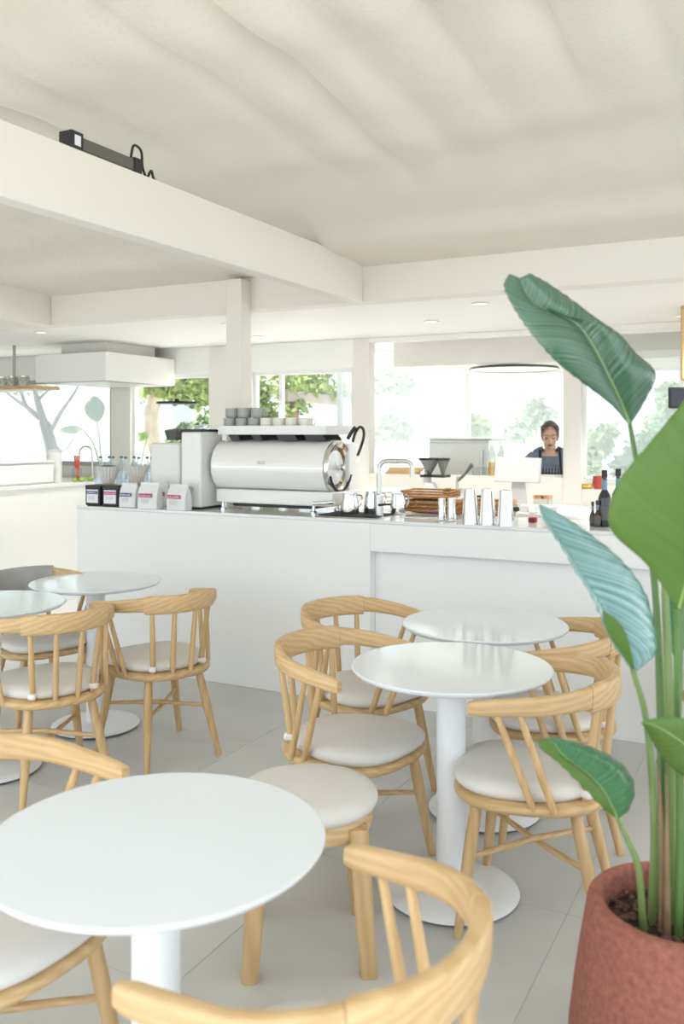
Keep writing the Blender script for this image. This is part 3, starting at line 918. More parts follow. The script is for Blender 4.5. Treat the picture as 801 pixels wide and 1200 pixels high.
# --- black boxes and white coffee bags with printed labels
paper = mat('label_paper', (.84, .84, .86), .6)
purple = mat('print_purple', (.10, .085, .24), .6)
pink = mat('print_pink', (.50, .045, .16), .6)
inkg = mat('ink_grey', (.30, .30, .33), .6)
bag_w = mat('bag_white', (.80, .81, .80), .55, bump=.15, bscale=30)
def label(parent, w, h_, y, z, band, paper_=True, x=0, skew=0):
    if paper_:
        MB().bx(x - w / 2, x + w / 2, y - .0012, y - .0002, z - h_ / 2, z + h_ / 2).build('label_sheet', paper, parent)
    zb = z + h_ * .16
    MB().bx(x - w * .48, x + w * .48, y - .0020, y - .0013, zb, zb + h_ * .24).build('label_band', band, parent)
    m = MB(); rnd = random.Random(int(abs(parent.location.x) * 1000))
    for k in range(7):      # unreadable white lettering on the band
        xa = x - w * .40 + k * w * .118
        m.bx(xa, xa + w * .06, y - .0025, y - .0021, zb + h_ * .07, zb + h_ * (.12 + .05 * rnd.random()))
    m.build('band_lettering', paper, parent)
    m = MB()
    for k in range(5):      # thin handwritten strokes underneath
        xa = x - w * .30 + k * w * .12
        m.tube([(xa, y - .0022, zb - h_ * (.35 + .1 * rnd.random())), (xa + w * .03, y - .0022, zb - h_ * .18), (xa + w * (.02 + .09 * rnd.random()), y - .0022, zb - h_ * (.08 + .05 * rnd.random()))], .0009, 5)
    m.build('handwriting', inkg, parent)
for i, (px, py, band, lb) in enumerate(((106.5, 593.0, purple, 'small black box with purple striped label at the counter end'), (126.5, 594, pink, 'small black box with pink striped label beside the white bags'))):
    p = put(px, py)
    b = thing('coffee_box', lb, 'box', (p.x, p.y + .06, ZC + .0005), R(8 if i else 4), 'black labelled boxes on the counter')
    MB().bx(-.063, .063, -.05, .05, 0, .135).build('body', black_plastic, b, bevel=.012, seg=3)
    MB().bx(-.064, .064, -.051, .051, .118, .142).build('lid', mat('black_lid', (.03, .03, .032), .5), b, bevel=.008)
    label(b, .094, .09, -.0503, .066, band)
def bag(px, py, w, hgt, dep, band, lb, rz, lab=True):
    p = put(px, py)
    b = thing('coffee_bag', lb, 'coffee bag', (p.x, p.y + dep / 2, ZC + .0005), rz, 'white coffee bags on the counter')
    rings = []
    for z, kx, ky in ((0, .94, .92), (.004, 1, 1), (hgt * .35, 1.0, 1.0), (hgt * .65, 1.0, .86), (hgt * .86, 1.0, .50), (hgt * .95, .98, .22), (hgt, .97, .10)):
        rings.append([(x * w / 2 * kx, y * dep / 2 * ky, z) for x, y in ((-1, -.8), (-.8, -1), (.8, -1), (1, -.8), (1, .8), (.8, 1), (-.8, 1), (-1, .8))])
    MB().loft(rings).build('bag_body', bag_w, b, sharp=30)
    MB().bx(-w / 2 * .97, w / 2 * .97, -.004, .004, hgt - .002, hgt + .018).build('folded_top', bag_w, b, bevel=.002)
    if lab: label(b, w * .74, .10, -dep / 2 - .0004, hgt * .40, band, False, -.006)
    return b
bag(147.5, 595, .125, .145, .075, purple, 'white coffee bag with purple stripe next to the black boxes', R(6))
bag(171, 597, .150, .155, .085, pink, 'white coffee bag with pink stripe, left of the two large ones', R(3))
bag(188, 594, .09, .145, .05, pink, 'white coffee bag mostly hidden between two large ones', R(12))
bag(205, 598.5, .150, .150, .085, pink, 'white coffee bag with pink stripe standing in front of the grinders', R(-2))

# --- ribbed paper filter drippers on wooden rings
filt = mat('filter_paper', (.72, .70, .66), .8)
for i, (X_, Y_, lb) in enumerate(((-4.335, 4.85, 'white ribbed coffee dripper above the black boxes'), (-4.165, 4.95, 'white ribbed coffee dripper behind the white bags'))):
    d = thing('coffee_dripper', lb, 'dripper', (X_, Y_, ZC + .0005), 0, 'ribbed coffee drippers')
    n = 40; rings = []
    for r, z in ((.03, .142), (.035, .146), (.088, .262), (.086, .262), (.032, .148), (.027, .143)):
        rings.append([((r + (.0035 if k % 2 else -.0035) * (r / .088)) * math.cos(2 * PI * k / n), (r + (.0035 if k % 2 else -.0035) * (r / .088)) * math.sin(2 * PI * k / n), z) for k in range(n)])
    MB().loft(rings, cap=False).build('ribbed_cone', filt, d, sharp=10)
    MB().lathe([(.026, .128), (.068, .128), (.068, .140), (.026, .140), (.026, .128)], 32).build('wooden_ring', oak_dark, d)
    MB().lathe([(0, 0), (.05, 0), (.058, .012), (.05, .06), (.03, .10), (.032, .1275), (.029, .1275), (.027, .10), (.046, .06), (.054, .014), (0, .004)], 28).build('glass_server', clear, d)
    if i == 0:
        MB().lathe([(0, .263), (.045, .263), (.046, .268), (0, .273)], 24).build('dark_lid', mat('navy_plastic', (.02, .03, .08), .4), d)
# --- crate of clear bluish bottles on the side bar end
for i in range(10):
    p = Vector((-5.0 + (i % 5) * .13, 5.50 + (i // 5) * .10, 0))
    bt = thing('water_bottle', ('front' if i < 5 else 'rear') + ' row clear bluish plastic bottle, ' + ('first', 'second', 'third', 'fourth', 'fifth')[i % 5] + ' from the left, behind the bags', 'bottle', (p.x, p.y, 1.086), 0, 'clear bottles behind the bags')
    MB().lathe([(0, 0), (.038, 0), (.043, .01), (.043, .16), (.036, .21), (.016, .255), (.014, .275), (.012, .275), (.014, .255), (.034, .21), (.041, .16), (.041, .012), (0, .004)], 20).build('bottle_body', blue_clear, bt)
    MB().lathe([(0, .2755), (.014, .2755), (.014, .292), (0, .292)], 12).build('cap', mat('cap_grey', (.12, .13, .16), .5), bt)
shf = thing('bottle_shelf', 'white low shelf holding the clear bottles behind the counter', 'shelf', (-4.74, 5.56, 0))
MB().bx(-.34, .36, -.14, .14, 1.06, 1.085).build('board', MATS['worktop_white'], shf)
for x in (-.32, .34):
    MB().bx(x - .012, x + .012, -.13, .13, 0, 1.0595).build('side_panel', white_wall, shf)
wd = MB().prism([(-.03, 0), (.035, 0), (.03, .17), (.018, .17)], 'y', -.012, .012).build('wooden_wedge', oak_dark, None, loc=(-4.045, 5.05, ZC + .0005))
tag(wd, 'brown wooden wedge stand between the bottles and the grinder', 'stand')

# --- milk pitchers on a black mat
mt = MB().bx(-.19, .19, -.13, .13, 0, .008).build('bar_mat', dark_rubber, None, bevel=.004, loc=(-2.40, 4.86, ZC + .0005))
tag(mt, 'black rubber mat under the steel milk pitchers', 'mat')
for i, (X_, Y_, r, hh, lb) in enumerate(((-2.43, 4.83, .056, .125, 'steel milk pitcher next to the espresso machine'), (-2.32, 4.93, .058, .135, 'steel milk pitcher just left of the tap'), (-2.20, 5.03, .05, .13, 'steel milk pitcher behind the tap'))):
    t = thing('milk_pitcher', lb, 'pitcher', (X_, Y_, ZC + (.009 if i < 2 else .0005)), R(60), 'steel milk pitchers')
    MB().lathe([(0, 0), (r * .95, 0), (r, .006), (r * .98, hh * .5), (r * .80, hh * .85), (r * .84, hh), (r * .81, hh), (r * .77, hh * .85), (r * .95, hh * .5), (r * .96, .01), (0, .006)], 28).build('pitcher_body', chrome, t, sharp=50)
    MB().tube(cr([(r * .85, 0, hh * .9), (r * 1.5, 0, hh * .85), (r * 1.55, 0, hh * .5), (r * .98, 0, hh * .25)], 14), .005, 8).build('handle', chrome, t)

# --- tap
p = put(444, 605.5)
tp = thing('bar_tap', 'brushed steel gooseneck tap standing on the bar counter', 'tap', p, R(22))
MB().lathe([(0, 0), (.028, 0), (.028, .004), (.024, .006), (.024, .13), (.017, .135), (0, .135)], 24).build('base', brushed, tp)
pts = [(0, 0, .13), (0, 0, .27)] + [(.045 - .045 * math.cos(R(a)), 0, .285 + .045 * math.sin(R(a))) for a in range(0, 91, 15)] + [(.12, 0, .33)] + [(.155 + .04 * math.sin(R(a)), 0, .29 + .04 * math.cos(R(a))) for a in range(0, 91, 15)] + [(.195, 0, .235)]
MB().tube(pts, .0145, 14).build('spout', brushed, tp)
MB().tube([(0, -.02, .07), (.03, -.05, .075), (.07, -.09, .08)], [.008, .007, .006], 10).build('lever', black_plastic, tp)
# sink rim; a flat dark sheet stands in for the shaded hollow
sk = thing('bar_sink', 'flat sink rim with a dark sheet as its shaded opening, behind the tap', 'sink', (-1.92, 5.0, ZC + .0005))
MB().bx(-.20, .20, -.115, .115, 0, .004).build('rim', brushed, sk, bevel=.001)
MB().bx(-.18, .18, -.10, .10, .0042, .006).build('opening_shade_sheet', mat('sink_dark', (.12, .12, .12), .3), sk)
cl = MB().bx(-.075, .075, -.02, .02, 0, .016).build('purple_cloth', mat('purple_cloth', (.30, .11, .20), .9, bump=.3, bscale=200), None, bevel=.006, loc=onz(474, 593.5, ZC + .0085) + Vector((0, 0, .0)), rotz=R(10))
cl.location.z = ZC + .0085; cl.location.y = 5.13; cl.location.x = -1.96; cl.location.z = ZC + .0070
tag(cl, 'folded purple cloth lying by the sink', 'cloth')

# --- woven rattan trays
ratt = mat('rattan', (.44, .22, .075), .6, var=.35, vscale=70, bump=.6, bscale=150)
def woven_tray(loc, w, d, hgt, label_, rz):
    t = thing('woven_tray', label_, 'tray', loc, rz, 'brown woven trays stacked behind the sink')
    MB().bx(-w / 2 + .004, w / 2 - .004, -d / 2 + .004, d / 2 - .004, 0, .004).build('bottom', ratt, t)
    n = 3
    for k in range(n):
        z = .008 + hgt * k / n
        rr = hgt / n * .42
        m = MB(); pts = []
        for (xa, ya), (xb, yb) in (((-1, -1), (1, -1)), ((1, -1), (1, 1)), ((1, 1), (-1, 1)), ((-1, 1), (-1, -1))):
            for q in range(18):
                u = q / 18
                x = (xa + (xb - xa) * u) * w / 2; y = (ya + (yb - ya) * u) * d / 2
                s_ = 1 + .012 * (1 if (q + k) % 2 else -1)
                pts.append(Vector((x * s_, y * s_, z)))
        pts.append(pts[0]); pts.append(pts[1])
        m.tube(pts, rr, 6); m.build('wicker_strand', ratt, t)
    return t
woven_tray((-2.135, 5.42, .977), .30, .25, .075, 'brown woven tray at the bottom of the left stack', R(4))
woven_tray((-2.14, 5.42, .977 + .086), .31, .25, .075, 'brown woven tray in the middle of the left stack', R(2))
woven_tray((-2.14, 5.42, .977 + .172), .32, .26, .05, 'brown woven tray on top of the left stack', R(5))
woven_tray((-1.775, 5.43, .977), .32, .25, .075, 'brown woven tray at the bottom of the right stack', R(-3))
woven_tray((-1.775, 5.43, .977 + .086), .32, .25, .09, 'brown woven tray on top of the right stack', R(1))
ts = thing('tray_shelf', 'white service shelf under the woven trays behind the counter', 'shelf', (-1.93, 5.43, 0))
MB().bx(-.40, 1.9, -.17, .17, .94, .9765).build('board', MATS['worktop_white'], ts)
for x in (-.38, .75, 1.88):
    MB().bx(x - .012, x + .012, -.16, .16, 0, .9395).build('side_panel', white_wall, ts)

# --- cocktail shakers
def shaker(px, py, r0, r1, hgt, label_, big):
    t = thing('cocktail_shaker', label_, 'shaker', put(px, py), 0, 'polished steel shakers')
    MB().lathe([(0, 0), (r0, 0), (r0, .004), (r1, hgt * .97), (r1 * .97, hgt), (r1 * .55, hgt + .004), (0, hgt + .004)] if big else [(0, 0), (r0 * .93, 0), (r0, .006), (r0 * .9, hgt * .4), (r1 * .9, hgt * .6), (r1, hgt), (r1 * .95, hgt), (0, hgt * .97)], 32).build('shaker_body', chrome, t, sharp=50)
    MB().lathe([(r0 - .0, .0045), (r0 + .0012, .0045), (r0 + .0012, .010), (r0 - .0, .010)], 32).build('lip_band', steel, t)
    return t
shaker(517.5, 610, .024, .022, .125, 'small steel jigger, left of the pair', False)
shaker(529, 611, .026, .024, .13, 'small steel jigger, right of the pair by the tall shakers', False)
shaker(550.5, 614, .046, .034, .19, 'tall steel shaker, leftmost of the three', True)
shaker(571, 615, .046, .034, .195, 'tall steel shaker, middle of the three', True)
shaker(592, 616.5, .046, .034, .19, 'tall steel shaker, rightmost of the three', True)
p = put(604, 614)
t = thing('shot_glass', 'small clear glass with black cap right of the shakers', 'glass', p)
MB().lathe([(0, 0), (.014, 0), (.015, .055), (.010, .07), (.008, .07), (.012, .055), (.011, .005), (0, .004)], 16).build('glass_body', clear, t)
MB().lathe([(0, .0705), (.02, .0705), (.02, .09), (.008, .095), (0, .095)], 16).build('cap', black_plastic, t)
p = put(624, 612)
t = thing('timer', 'small red digital timer lying on the counter', 'timer', p, R(5))
MB().bx(-.024, .024, -.018, .018, 0, .028).build('case', mat('timer_red', (.50, .02, .04), .35), t, bevel=.006)
MB().bx(-.014, .014, -.0192, -.0182, .008, .02).build('display', mat('timer_dark', (.05, .01, .015), .2), t)
# --- dark bottles by the plant
bot_dark = mat('bottle_dark', (.012, .014, .016), .08, coat=.5)
bot_lab = mat('bottle_label', (.16, .30, .42), .4)
amber = mat('bottle_amber', (.06, .03, .012), .1, coat=.4)
def bottle(px, py, r, hgt, m, label_, neck=.42):
    t = thing('bottle', label_, 'bottle', put(px, py), 0, 'dark bottles on the counter by the plant')
    MB().lathe([(0, 0), (r * .95, 0), (r, .006), (r, hgt * (1 - neck) * .85), (r * .85, hgt * (1 - neck) * .96), (r * .40, hgt * (1 - neck) * 1.12), (r * .36, hgt * .86), (0, hgt * .86)], 24).build('glass', m, t)
    MB().lathe([(0, hgt * .862), (r * .46, hgt * .862), (r * .46, hgt), (0, hgt)], 18).build('cap', black_plastic, t)
    MB().lathe([(r * .4, hgt * .64), (r * .41, hgt * .64), (r * .40, hgt * .82), (r * .39, hgt * .82)], 18).build('neck_band', bot_lab, t)
    MB().lathe([(r * 1.0, hgt * .12), (r * 1.015, hgt * .12), (r * 1.015, hgt * .36), (r * 1.0, hgt * .36)], 24).build('label', mat('label_dark', (.10, .10, .09), .5), t)
    return t
bottle(708, 617, .034, .30, bot_dark, 'tall dark bottle with blue neck band, left of the pair by the plant')
bottle(724, 613, .034, .30, bot_dark, 'tall dark bottle with blue neck band, right of the pair, half behind a leaf')
bottle(699.5, 617.5, .018, .14, amber, 'short amber bottle in front of the tall dark bottles', .5)
bottle(694, 616.5, .016, .13, amber, 'short amber bottle at the left end of the bottle row', .5)

# ------------------------------------------------------------------ things on the back counter
BZ = 1.0105 - .06
def bput(px, Y, z=BZ):
    q = ony(px, 560, Y); return Vector((q.x, q.y, z))
# twin filter brewer
t = thing('filter_brewer', 'filter coffee brewer with black rims and two cones behind the trays', 'coffee maker', bput(509, 7.0))
MB().bx(-.13, .13, -.07, .09, 0, .02).build('base', black_plastic, t, bevel=.004)
MB().bx(-.12, -.06, .05, .09, .02, .39).build('column', enamel2, t)
MB().bx(-.11, .11, -.055, .085, .245, .265).build('cone_holder', black_plastic, t, bevel=.003)
for x, r in ((-.045, .085), (.075, .05)):
    MB().lathe([(.012, .266), (r, .385), (r - .004, .385), (.010, .270)], 28, (x, 0, 0)).build('glass_cone', mat('smoke_cone', (.20, .20, .19), .2), t)
    MB().lathe([(r - .006, .386), (r + .008, .386), (r + .008, .405), (r - .006, .405), (r - .006, .386)], 28, (x, 0, 0)).build('black_rim', black_plastic, t)
MB().lathe([(0, .021), (.06, .021), (.064, .04), (.06, .16), (.045, .20), (.042, .2), (.056, .16), (.06, .04), (0, .025)], 24, (-.04, 0, 0)).build('carafe', enamel2, t)
# whisk holder, knife block style utensils
t = thing('brush_cup', 'white cup holding a round black brush on the back counter', 'cup', bput(524.5, 6.78))
MB().lathe([(0, 0), (.032, 0), (.035, .10), (.032, .10), (.03, .006), (0, .006)], 20).build('cup_body', enamel2, t)
MB().lathe([(0, .10), (.028, .102), (.042, .13), (.04, .155), (.024, .17), (0, .172)], 14).build('brush_head', black_plastic, t)
t = thing('juicer', 'steel lever juicer with raised arm behind the shakers', 'juicer', bput(541, 7.0))
MB().bx(-.07, .07, -.06, .06, 0, .02).build('base', steel, t)
MB().tube([(-.04, 0, .02), (-.04, 0, .22), (-.03, 0, .25)], .012, 10).build('post', steel, t)
MB().tube([(-.035, 0, .22), (.02, 0, .27), (.09, 0, .36)], [.012, .012, .02], 10).build('lever_arm', mat('grey_rubber', (.12, .12, .12), .5), t)
MB().lathe([(0, .10), (.03, .10), (.05, .15), (.05, .16), (0, .16)], 20, (.01, 0, 0)).build('press_cup', steel, t)
for i, px in enumerate((553.5, 561, 568.5)):
    t = thing('steel_canister', 'little steel canister behind the shakers, ' + ('left', 'middle', 'right')[i] + ' of three', 'canister', bput(px, 6.80), 0, 'steel canisters')
    MB().lathe([(0, 0), (.022, 0), (.022, .10), (.018, .105), (0, .105)], 16).build('canister_body', steel, t)
    MB().lathe([(0, .1055), (.02, .1055), (.02, .12), (0, .12)], 16).build('lid', black_plastic, t)
# till screen turned away, seen from behind
t = thing('till_screen', 'white back of a till screen on a slim stand below the woman', 'screen', bput(606, 6.70), R(-16))
MB().box((0, 0, .33), (.40, .022, .19), Matrix.Rotation(R(-8), 3, 'X')).build('screen_back', mat('till_white', (.58, .58, .58), .35), t, bevel=.006)
MB().prism([(-.085, .0), (.085, .0), (.06, .24), (-.06, .24)], 'y', .012, .035).build('stand', MATS['till_white'], t, bevel=.004)
MB().bx(-.12, .12, -.08, .10, -.0, .012).build('foot', MATS['till_white'], t, bevel=.003)
copper = mat('copper', (.65, .30, .18), .3, metal=.7)
for i, px in enumerate((630, 641)):
    t = thing('water_glass', 'clear glass with copper rim right of the till screen, ' + ('left' if i == 0 else 'right') + ' one', 'glass', bput(px, 6.95), 0, 'copper rimmed glasses')
    MB().lathe([(0, 0), (.03, 0), (.036, .10), (.033, .10), (.028, .006), (0, .006)], 20).build('glass_body', clear, t)
    MB().lathe([(.0355, .10), (.0375, .10), (.0385, .125), (.0365, .125), (.0355, .10)], 20).build('rim', copper, t)
t = thing('serving_board', 'white triangular serving board on the back counter right of the till', 'board', bput(648, 6.62, BZ), R(-20))
MB().prism([(-.25, -.06), (.25, .09), (-.05, .10)], 'z', .06, .075).build('board', enamel2, t)
MB().bx(-.12, -.02, -.02, .07, 0, .0595).build('block', enamel2, t)

# stainless cabinet, juice bottles behind the opening
t = thing('steel_cabinet', 'stainless steel cabinet behind the pass-through opening', 'cabinet', ony(537, 560, 8.15) * 1.0)
t.location.z = 0
MB().bx(-.30, .30, 0, .5, .10, 1.50).build('body', brushed, t, bevel=.006)
MB().bx(-.295, .295, -.02, -.001, .12, 1.47).build('door', brushed, t, bevel=.004)
MB().bx(-.32, .34, -.03, .52, 1.501, 1.52).build('top', brushed, t, bevel=.002)
MB().tube([(.24, -.04, 1.0), (.24, -.04, 1.4)], .009, 10).build('handle', steel, t)
for x in (-.25, .25):
    for y in (.05, .45):
        MB().lathe([(0, 0), (.02, 0), (.02, .099), (0, .099)], 12, (x, y, 0)).build('foot', black_plastic, t)
juice = mat('orange_juice', (.80, .42, .06), .3)
for i, px in enumerate((576, 587)):
    q = ony(px, 556, 7.56)
    t = thing('juice_bottle', 'clear bottle half full of orange juice on the sill, ' + ('left' if i == 0 else 'right') + ' one', 'bottle', (q.x, q.y, 1.1905), 0, 'juice bottles')
    MB().lathe([(0, 0), (.032, 0), (.034, .01), (.034, .19), (.016, .24), (.015, .28), (.013, .28), (.014, .24), (.032, .19), (.032, .012), (0, .004)], 20).build('glass', clear, t)
    MB().lathe([(0, .005), (.031, .005), (.0312, .12 if i == 0 else .07), (0, .12 if i == 0 else .07)], 20).build('juice', juice, t)
    MB().lathe([(0, .2805), (.017, .2805), (.017, .30), (0, .30)], 14).build('stopper', steel, t)
for i, px in enumerate((556, 563, 570)):
    q = ony(px, 556, 7.55)
    t = thing('sill_glass', 'small clear tumbler on the sill beside the juice, ' + ('left', 'middle', 'right')[i] + ' of three', 'glass', (q.x, q.y, 1.1905), 0, 'tumblers on the sill')
    MB().lathe([(0, 0), (.024, 0), (.027, .075), (.025, .075), (.022, .006), (0, .006)], 18).build('glass_body', clear, t)
# toast rack like holder in front of the woman
q = ony(645, 560, 7.56)
t = thing('cutlery_rack', 'black wire rack on the sill in front of the woman', 'rack', (q.x, q.y, 1.1905))
MB().bx(-.10, .10, -.03, .03, 0, .022).build('base', enamel2, t)
for k in range(8):
    MB().tube([(-.09 + k * .0255, 0, .022), (-.09 + k * .0255, 0, .078)], .006, 8).build('prong', black_plastic, t)
MB().bx(-.115, .105, -.032, -.026, .026, .040).build('rail', black_plastic, t)
# folded linen and wooden boards at the left of the back counter
t = thing('linen_stack', 'stack of folded white linen at the left of the back counter', 'linen', bput(455, 7.05))
for k in range(4):
    MB().bx(-.17, .17, -.12, .12, k * .035 + .0005, k * .035 + .034).build('folded_linen', enamel2, t, bevel=.014)
q = ony(460, 556, 7.56)
for k in range(3):
    t = MB().bx(-.16, .16, -.05, .05, 0, .02).build('wooden_board', oak, None, bevel=.004, loc=(q.x + .1 + .02 * k, 7.56, 1.1905 + .0206 * k), rotz=R(3 * k))
    tag(t, 'pale wooden board on the pass-through sill, ' + ('bottom', 'middle', 'top')[k] + ' of the pile', 'board', 'wooden boards on the sill')

# ------------------------------------------------------------------ side bar things (far left)
def sput(px, X, z=1.0755):
    q = onx(px, 560, X); return Vector((q.x, q.y, z))
t = thing('ice_box', 'wide white box unit on the far left side bar', 'box', (-6.85, 5.95, 1.0755))
MB().bx(-.30, .36, -.75, .55, 0, .20).build('body', enamel2, t, bevel=.02)
MB().bx(-.31, .37, -.76, .56, .2005, .225).build('lid', enamel2, t, bevel=.01)
t = thing('roll_holder', 'white upright cylinder on the side bar', 'canister', sput(64, -6.6))
MB().lathe([(0, 0), (.07, 0), (.07, .30), (.06, .31), (0, .31)], 24).build('canister_body', enamel2, t)
MB().lathe([(0, .311), (.062, .311), (.055, .325), (0, .33)], 24).build('lid', enamel2, t)
t = thing('side_tap', 'thin steel tap arching over the side bar', 'tap', sput(108, -6.55), R(200))
MB().tube([(0, 0, 0), (0, 0, .26)] + [(.07 - .07 * math.cos(R(a)), 0, .28 + .07 * math.sin(R(a))) for a in range(0, 181, 20)] + [(.14, 0, .22)], .010, 10).build('spout', brushed, t)
MB().lathe([(0, 0), (.022, 0), (.02, .05), (0, .05)], 14).build('base', brushed, t)
red = mat('red_plastic', (.75, .12, .07), .4)
t = thing('utensil_jar', 'glass jar with red handled tools on the side bar', 'jar', sput(90, -6.56))
MB().lathe([(0, 0), (.045, 0), (.05, .13), (.047, .13), (.042, .006), (0, .006)], 20).build('jar_body', clear, t)
for k in range(3):
    MB().tube([(.01 * k, 0, .01), (-.03 + .03 * k, .0, .26)], .009, 8).build('tool_handle', red, t)
lime_m = mat('lime_green', (.35, .52, .08), .4)
lb0 = sput(97, -6.46)
lime0 = None
for k in range(5):
    loc = lb0 + Vector((.035 * (k % 2), -.058 * (k - 2), 0))
    if lime0 is None:
        lime0 = MB().lathe([(0, 0), (.012, .001), (.022, .009), (.026, .022), (.021, .036), (.010, .044), (.004, .048), (0, .048)], 14).build('lime', lime_m, None, loc=loc); o = lime0
    else:
        o = lime0.copy(); COL.objects.link(o); o.location = loc
    tag(o, 'green lime at the side bar edge, ' + ('farthest from', 'second farthest from', 'third in line towards', 'second nearest to', 'nearest to')[k] + ' the tap', 'lime', 'limes on the side bar')

# ------------------------------------------------------------------ overhead things
hd = thing('ventilation_hood', 'white boxy ventilation hood hanging from the bar ceiling', 'hood', (-5.8, 6.45, 0))
MB().bx(-.9, 0, 0, 1.04, 2.06, 2.33).build('hood_box', mat('hood_white', (.82, .81, .77), .4), hd, bevel=.006)
MB().bx(-.75, -.15, .2, .9, 2.331, ZB + .0145).build('duct', white_wall, hd)
MB().bx(-.86, -.04, .04, 1.0, 2.05, 2.0595).build('filter_panel', frame_grey, hd)
sf = thing('wall_shelf', 'long brown shelf with small jars under the hood at far left', 'shelf', (-7.65, 6.45, 0))
MB().bx(-.85, .93, 0, .35, 2.0, 2.035).build('board', oak_dark, sf)
for x in (-.6, .6):
    MB().bx(x - .01, x + .01, .05, .07, 2.036, ZB + .0145).build('hanger', frame_grey, sf)
for i in range(6):
    t = thing('spice_jar', 'glass spice jar on the brown hanging shelf, number ' + ('one', 'two', 'three', 'four', 'five', 'six')[i] + ' from the left', 'jar', (-7.75 + i * .155, 6.57, 2.0355), 0, 'jars on the hanging shelf')
    MB().lathe([(0, 0), (.05, 0), (.052, .08), (.045, .09), (0, .09)], 18).build('jar_body', mat('jar_mix', (.55, .53, .44), .3, var=.5, vscale=40), t)
    MB().lathe([(0, .0905), (.048, .0905), (.048, .105), (0, .105)], 18).build('lid', steel, t)
dl_ring = mat('downlight_ring', (.85, .85, .84), .3)
dl_glow = mat('downlight_glow', (1.0, .93, .82), .5, emit=1.2)
k = 0
DL = [('added to light the side bar front', -5.9, 5.75), ('over the tall grinder', -4.1, 6.0), ('left of the leaf tip', -1.95, 5.85), ('above the plant leaf tip', -.55, 5.95), ('second in the front row right of the leaf', -.45, 6.45), ('just above the window frame by the leaf', -.8, 7.15), ('over the filter brewer', -2.6, 6.6), ('over the rear of the bar', -4.4, 6.9), ('added to brighten the kitchen behind the bulkhead', -2.9, 9.0), ('added to brighten the kitchen near the far window', -1.4, 9.6)]  # side bar and kitchen lights are added to brighten those areas
for nm, x, y in DL:
    t = thing('downlight', 'small round recessed ceiling light ' + nm, 'ceiling light', (x, y, ZB + .0145), 0, 'recessed ceiling lights')
    MB().lathe([(.042, -.001), (.062, -.001), (.066, -.006), (.062, -.009), (.044, -.006), (.042, -.001)], 28).build('trim_ring', dl_ring, t)
    MB().lathe([(0, -.002), (.0415, -.002), (.0415, -.004), (0, -.004)], 24).build('diffuser', dl_glow, t)
    ld = bpy.data.lights.new('downlight_lamp', 'SPOT'); ld.energy = 88; ld.spot_size = R(105); ld.spot_blend = .6; ld.shadow_soft_size = .05; ld.color = (1, .97, .92)
    lo = bpy.data.objects.new('downlight_lamp', ld); COL.objects.link(lo); lo.location = (x, y, ZB - .015)
q = ony(602, 431, 8.25)
pd = thing('pendant_lamp', 'wide shallow white disc pendant hanging behind the pass-through', 'lamp', (q.x, q.y, q.z))
MB().lathe([(0, .03), (.20, .028), (.40, .0), (.42, -.012), (.415, -.016), (.38, -.006), (.20, .014), (0, .018)], 56).build('shade', enamel2, pd)
MB().lathe([(.405, .004), (.424, -.012), (.418, -.02), (.40, -.004)], 56).build('rim', mat('rim_dark', (.10, .10, .09), .5), pd)
MB().tube([(0, 0, .03), (0, 0, ZB + .014 - q.z)], .006, 8).build('cord', black_plastic, pd)
# infrared heater lying on the beam
a = onx(76, 172, -2.625); b = onx(160, 202, -2.625)
L2 = (b - a).length
ht = thing('bar_heater', 'black and grey tubular device lying on top of the ceiling beam', 'heater', (-2.625, a.y, 2.7005), R(0))
MB().bx(-.035, .035, 0, .07, 0, .075).build('end_block', black_plastic, ht, bevel=.006)
MB().bx(.0351, .0360, .018, .052, .016, .058).build('rating_label', paper, ht)
MB().bx(-.028, .028, .07, L2 - .05, .008, .062).build('housing', mat('heater_grey', (.13, .125, .10), .4), ht, bevel=.006)
MB().bx(-.033, .033, L2 - .05, L2, 0, .07).build('end_block', black_plastic, ht, bevel=.006)
MB().tube(cr([(.0, L2 - .04, .065), (.0, L2 - .02, .13), (.0, L2 + .03, .12), (.0, L2 + .04, .05), (0, L2 + .07, .012), (0, L2 + .10, .05), (0, L2 + .13, .010), (0, L2 + .25, .006)], 40), .006, 8).build('cable', black_plastic, ht)
# screen and cupboard at the right edge
q = ony(790, 470, 7.2)
t = thing('wall_screen', 'black box shaped screen at the right picture edge', 'screen', (q.x + .10, 7.2, 0))
MB().bx(-.14, .5, -.05, .05, 1.75, 1.91).build('casing', black_plastic, t, bevel=.006)
MB().bx(-.12, .48, -.052, -.0505, 1.765, 1.895).build('display', mat('screen_off', (.03, .03, .035), .1), t)
MB().tube([(.2, 0, 1.91), (.2, 0, ZB + .0145)], .012, 10).build('hanging_pole', black_plastic, t)
q = ony(797, 400, 6.6)
t = thing('hanging_cupboard', 'oak faced cupboard hanging from the ceiling at the right edge', 'cupboard', (q.x, 6.6, 0))
MB().bx(0, .7, 0, .4, 1.93, ZB + .0145).build('body', oak, t, bevel=.004)
MB().bx(.01, .69, -.02, -.001, 1.94, ZB - .01).build('door', oak, t, bevel=.004)
for i, (px, m_, lb) in enumerate(((701, mat('red_pot', (.45, .06, .04), .4), 'small red pot on the sill behind the dark bottles'), (688, mat('yellow_pot', (.72, .52, .14), .5), 'low yellow bowl on the sill left of the red pot'))):
    q = ony(px, 570, 7.55)
    t = thing('small_pot', lb, 'pot', (q.x, q.y, 1.1005), 0)
    hh = .10 if i == 0 else .035
    MB().lathe([(0, 0), (.035, 0), (.05, hh * .5), (.045, hh), (.041, hh), (.045, hh * .5), (.03, .006), (0, .006)], 20).build('pot_body', m_, t)
    MB().lathe([(.043, hh), (.05, hh), (.05, hh + .008), (.043, hh + .008), (.043, hh)], 20).build('rim', m_, t)

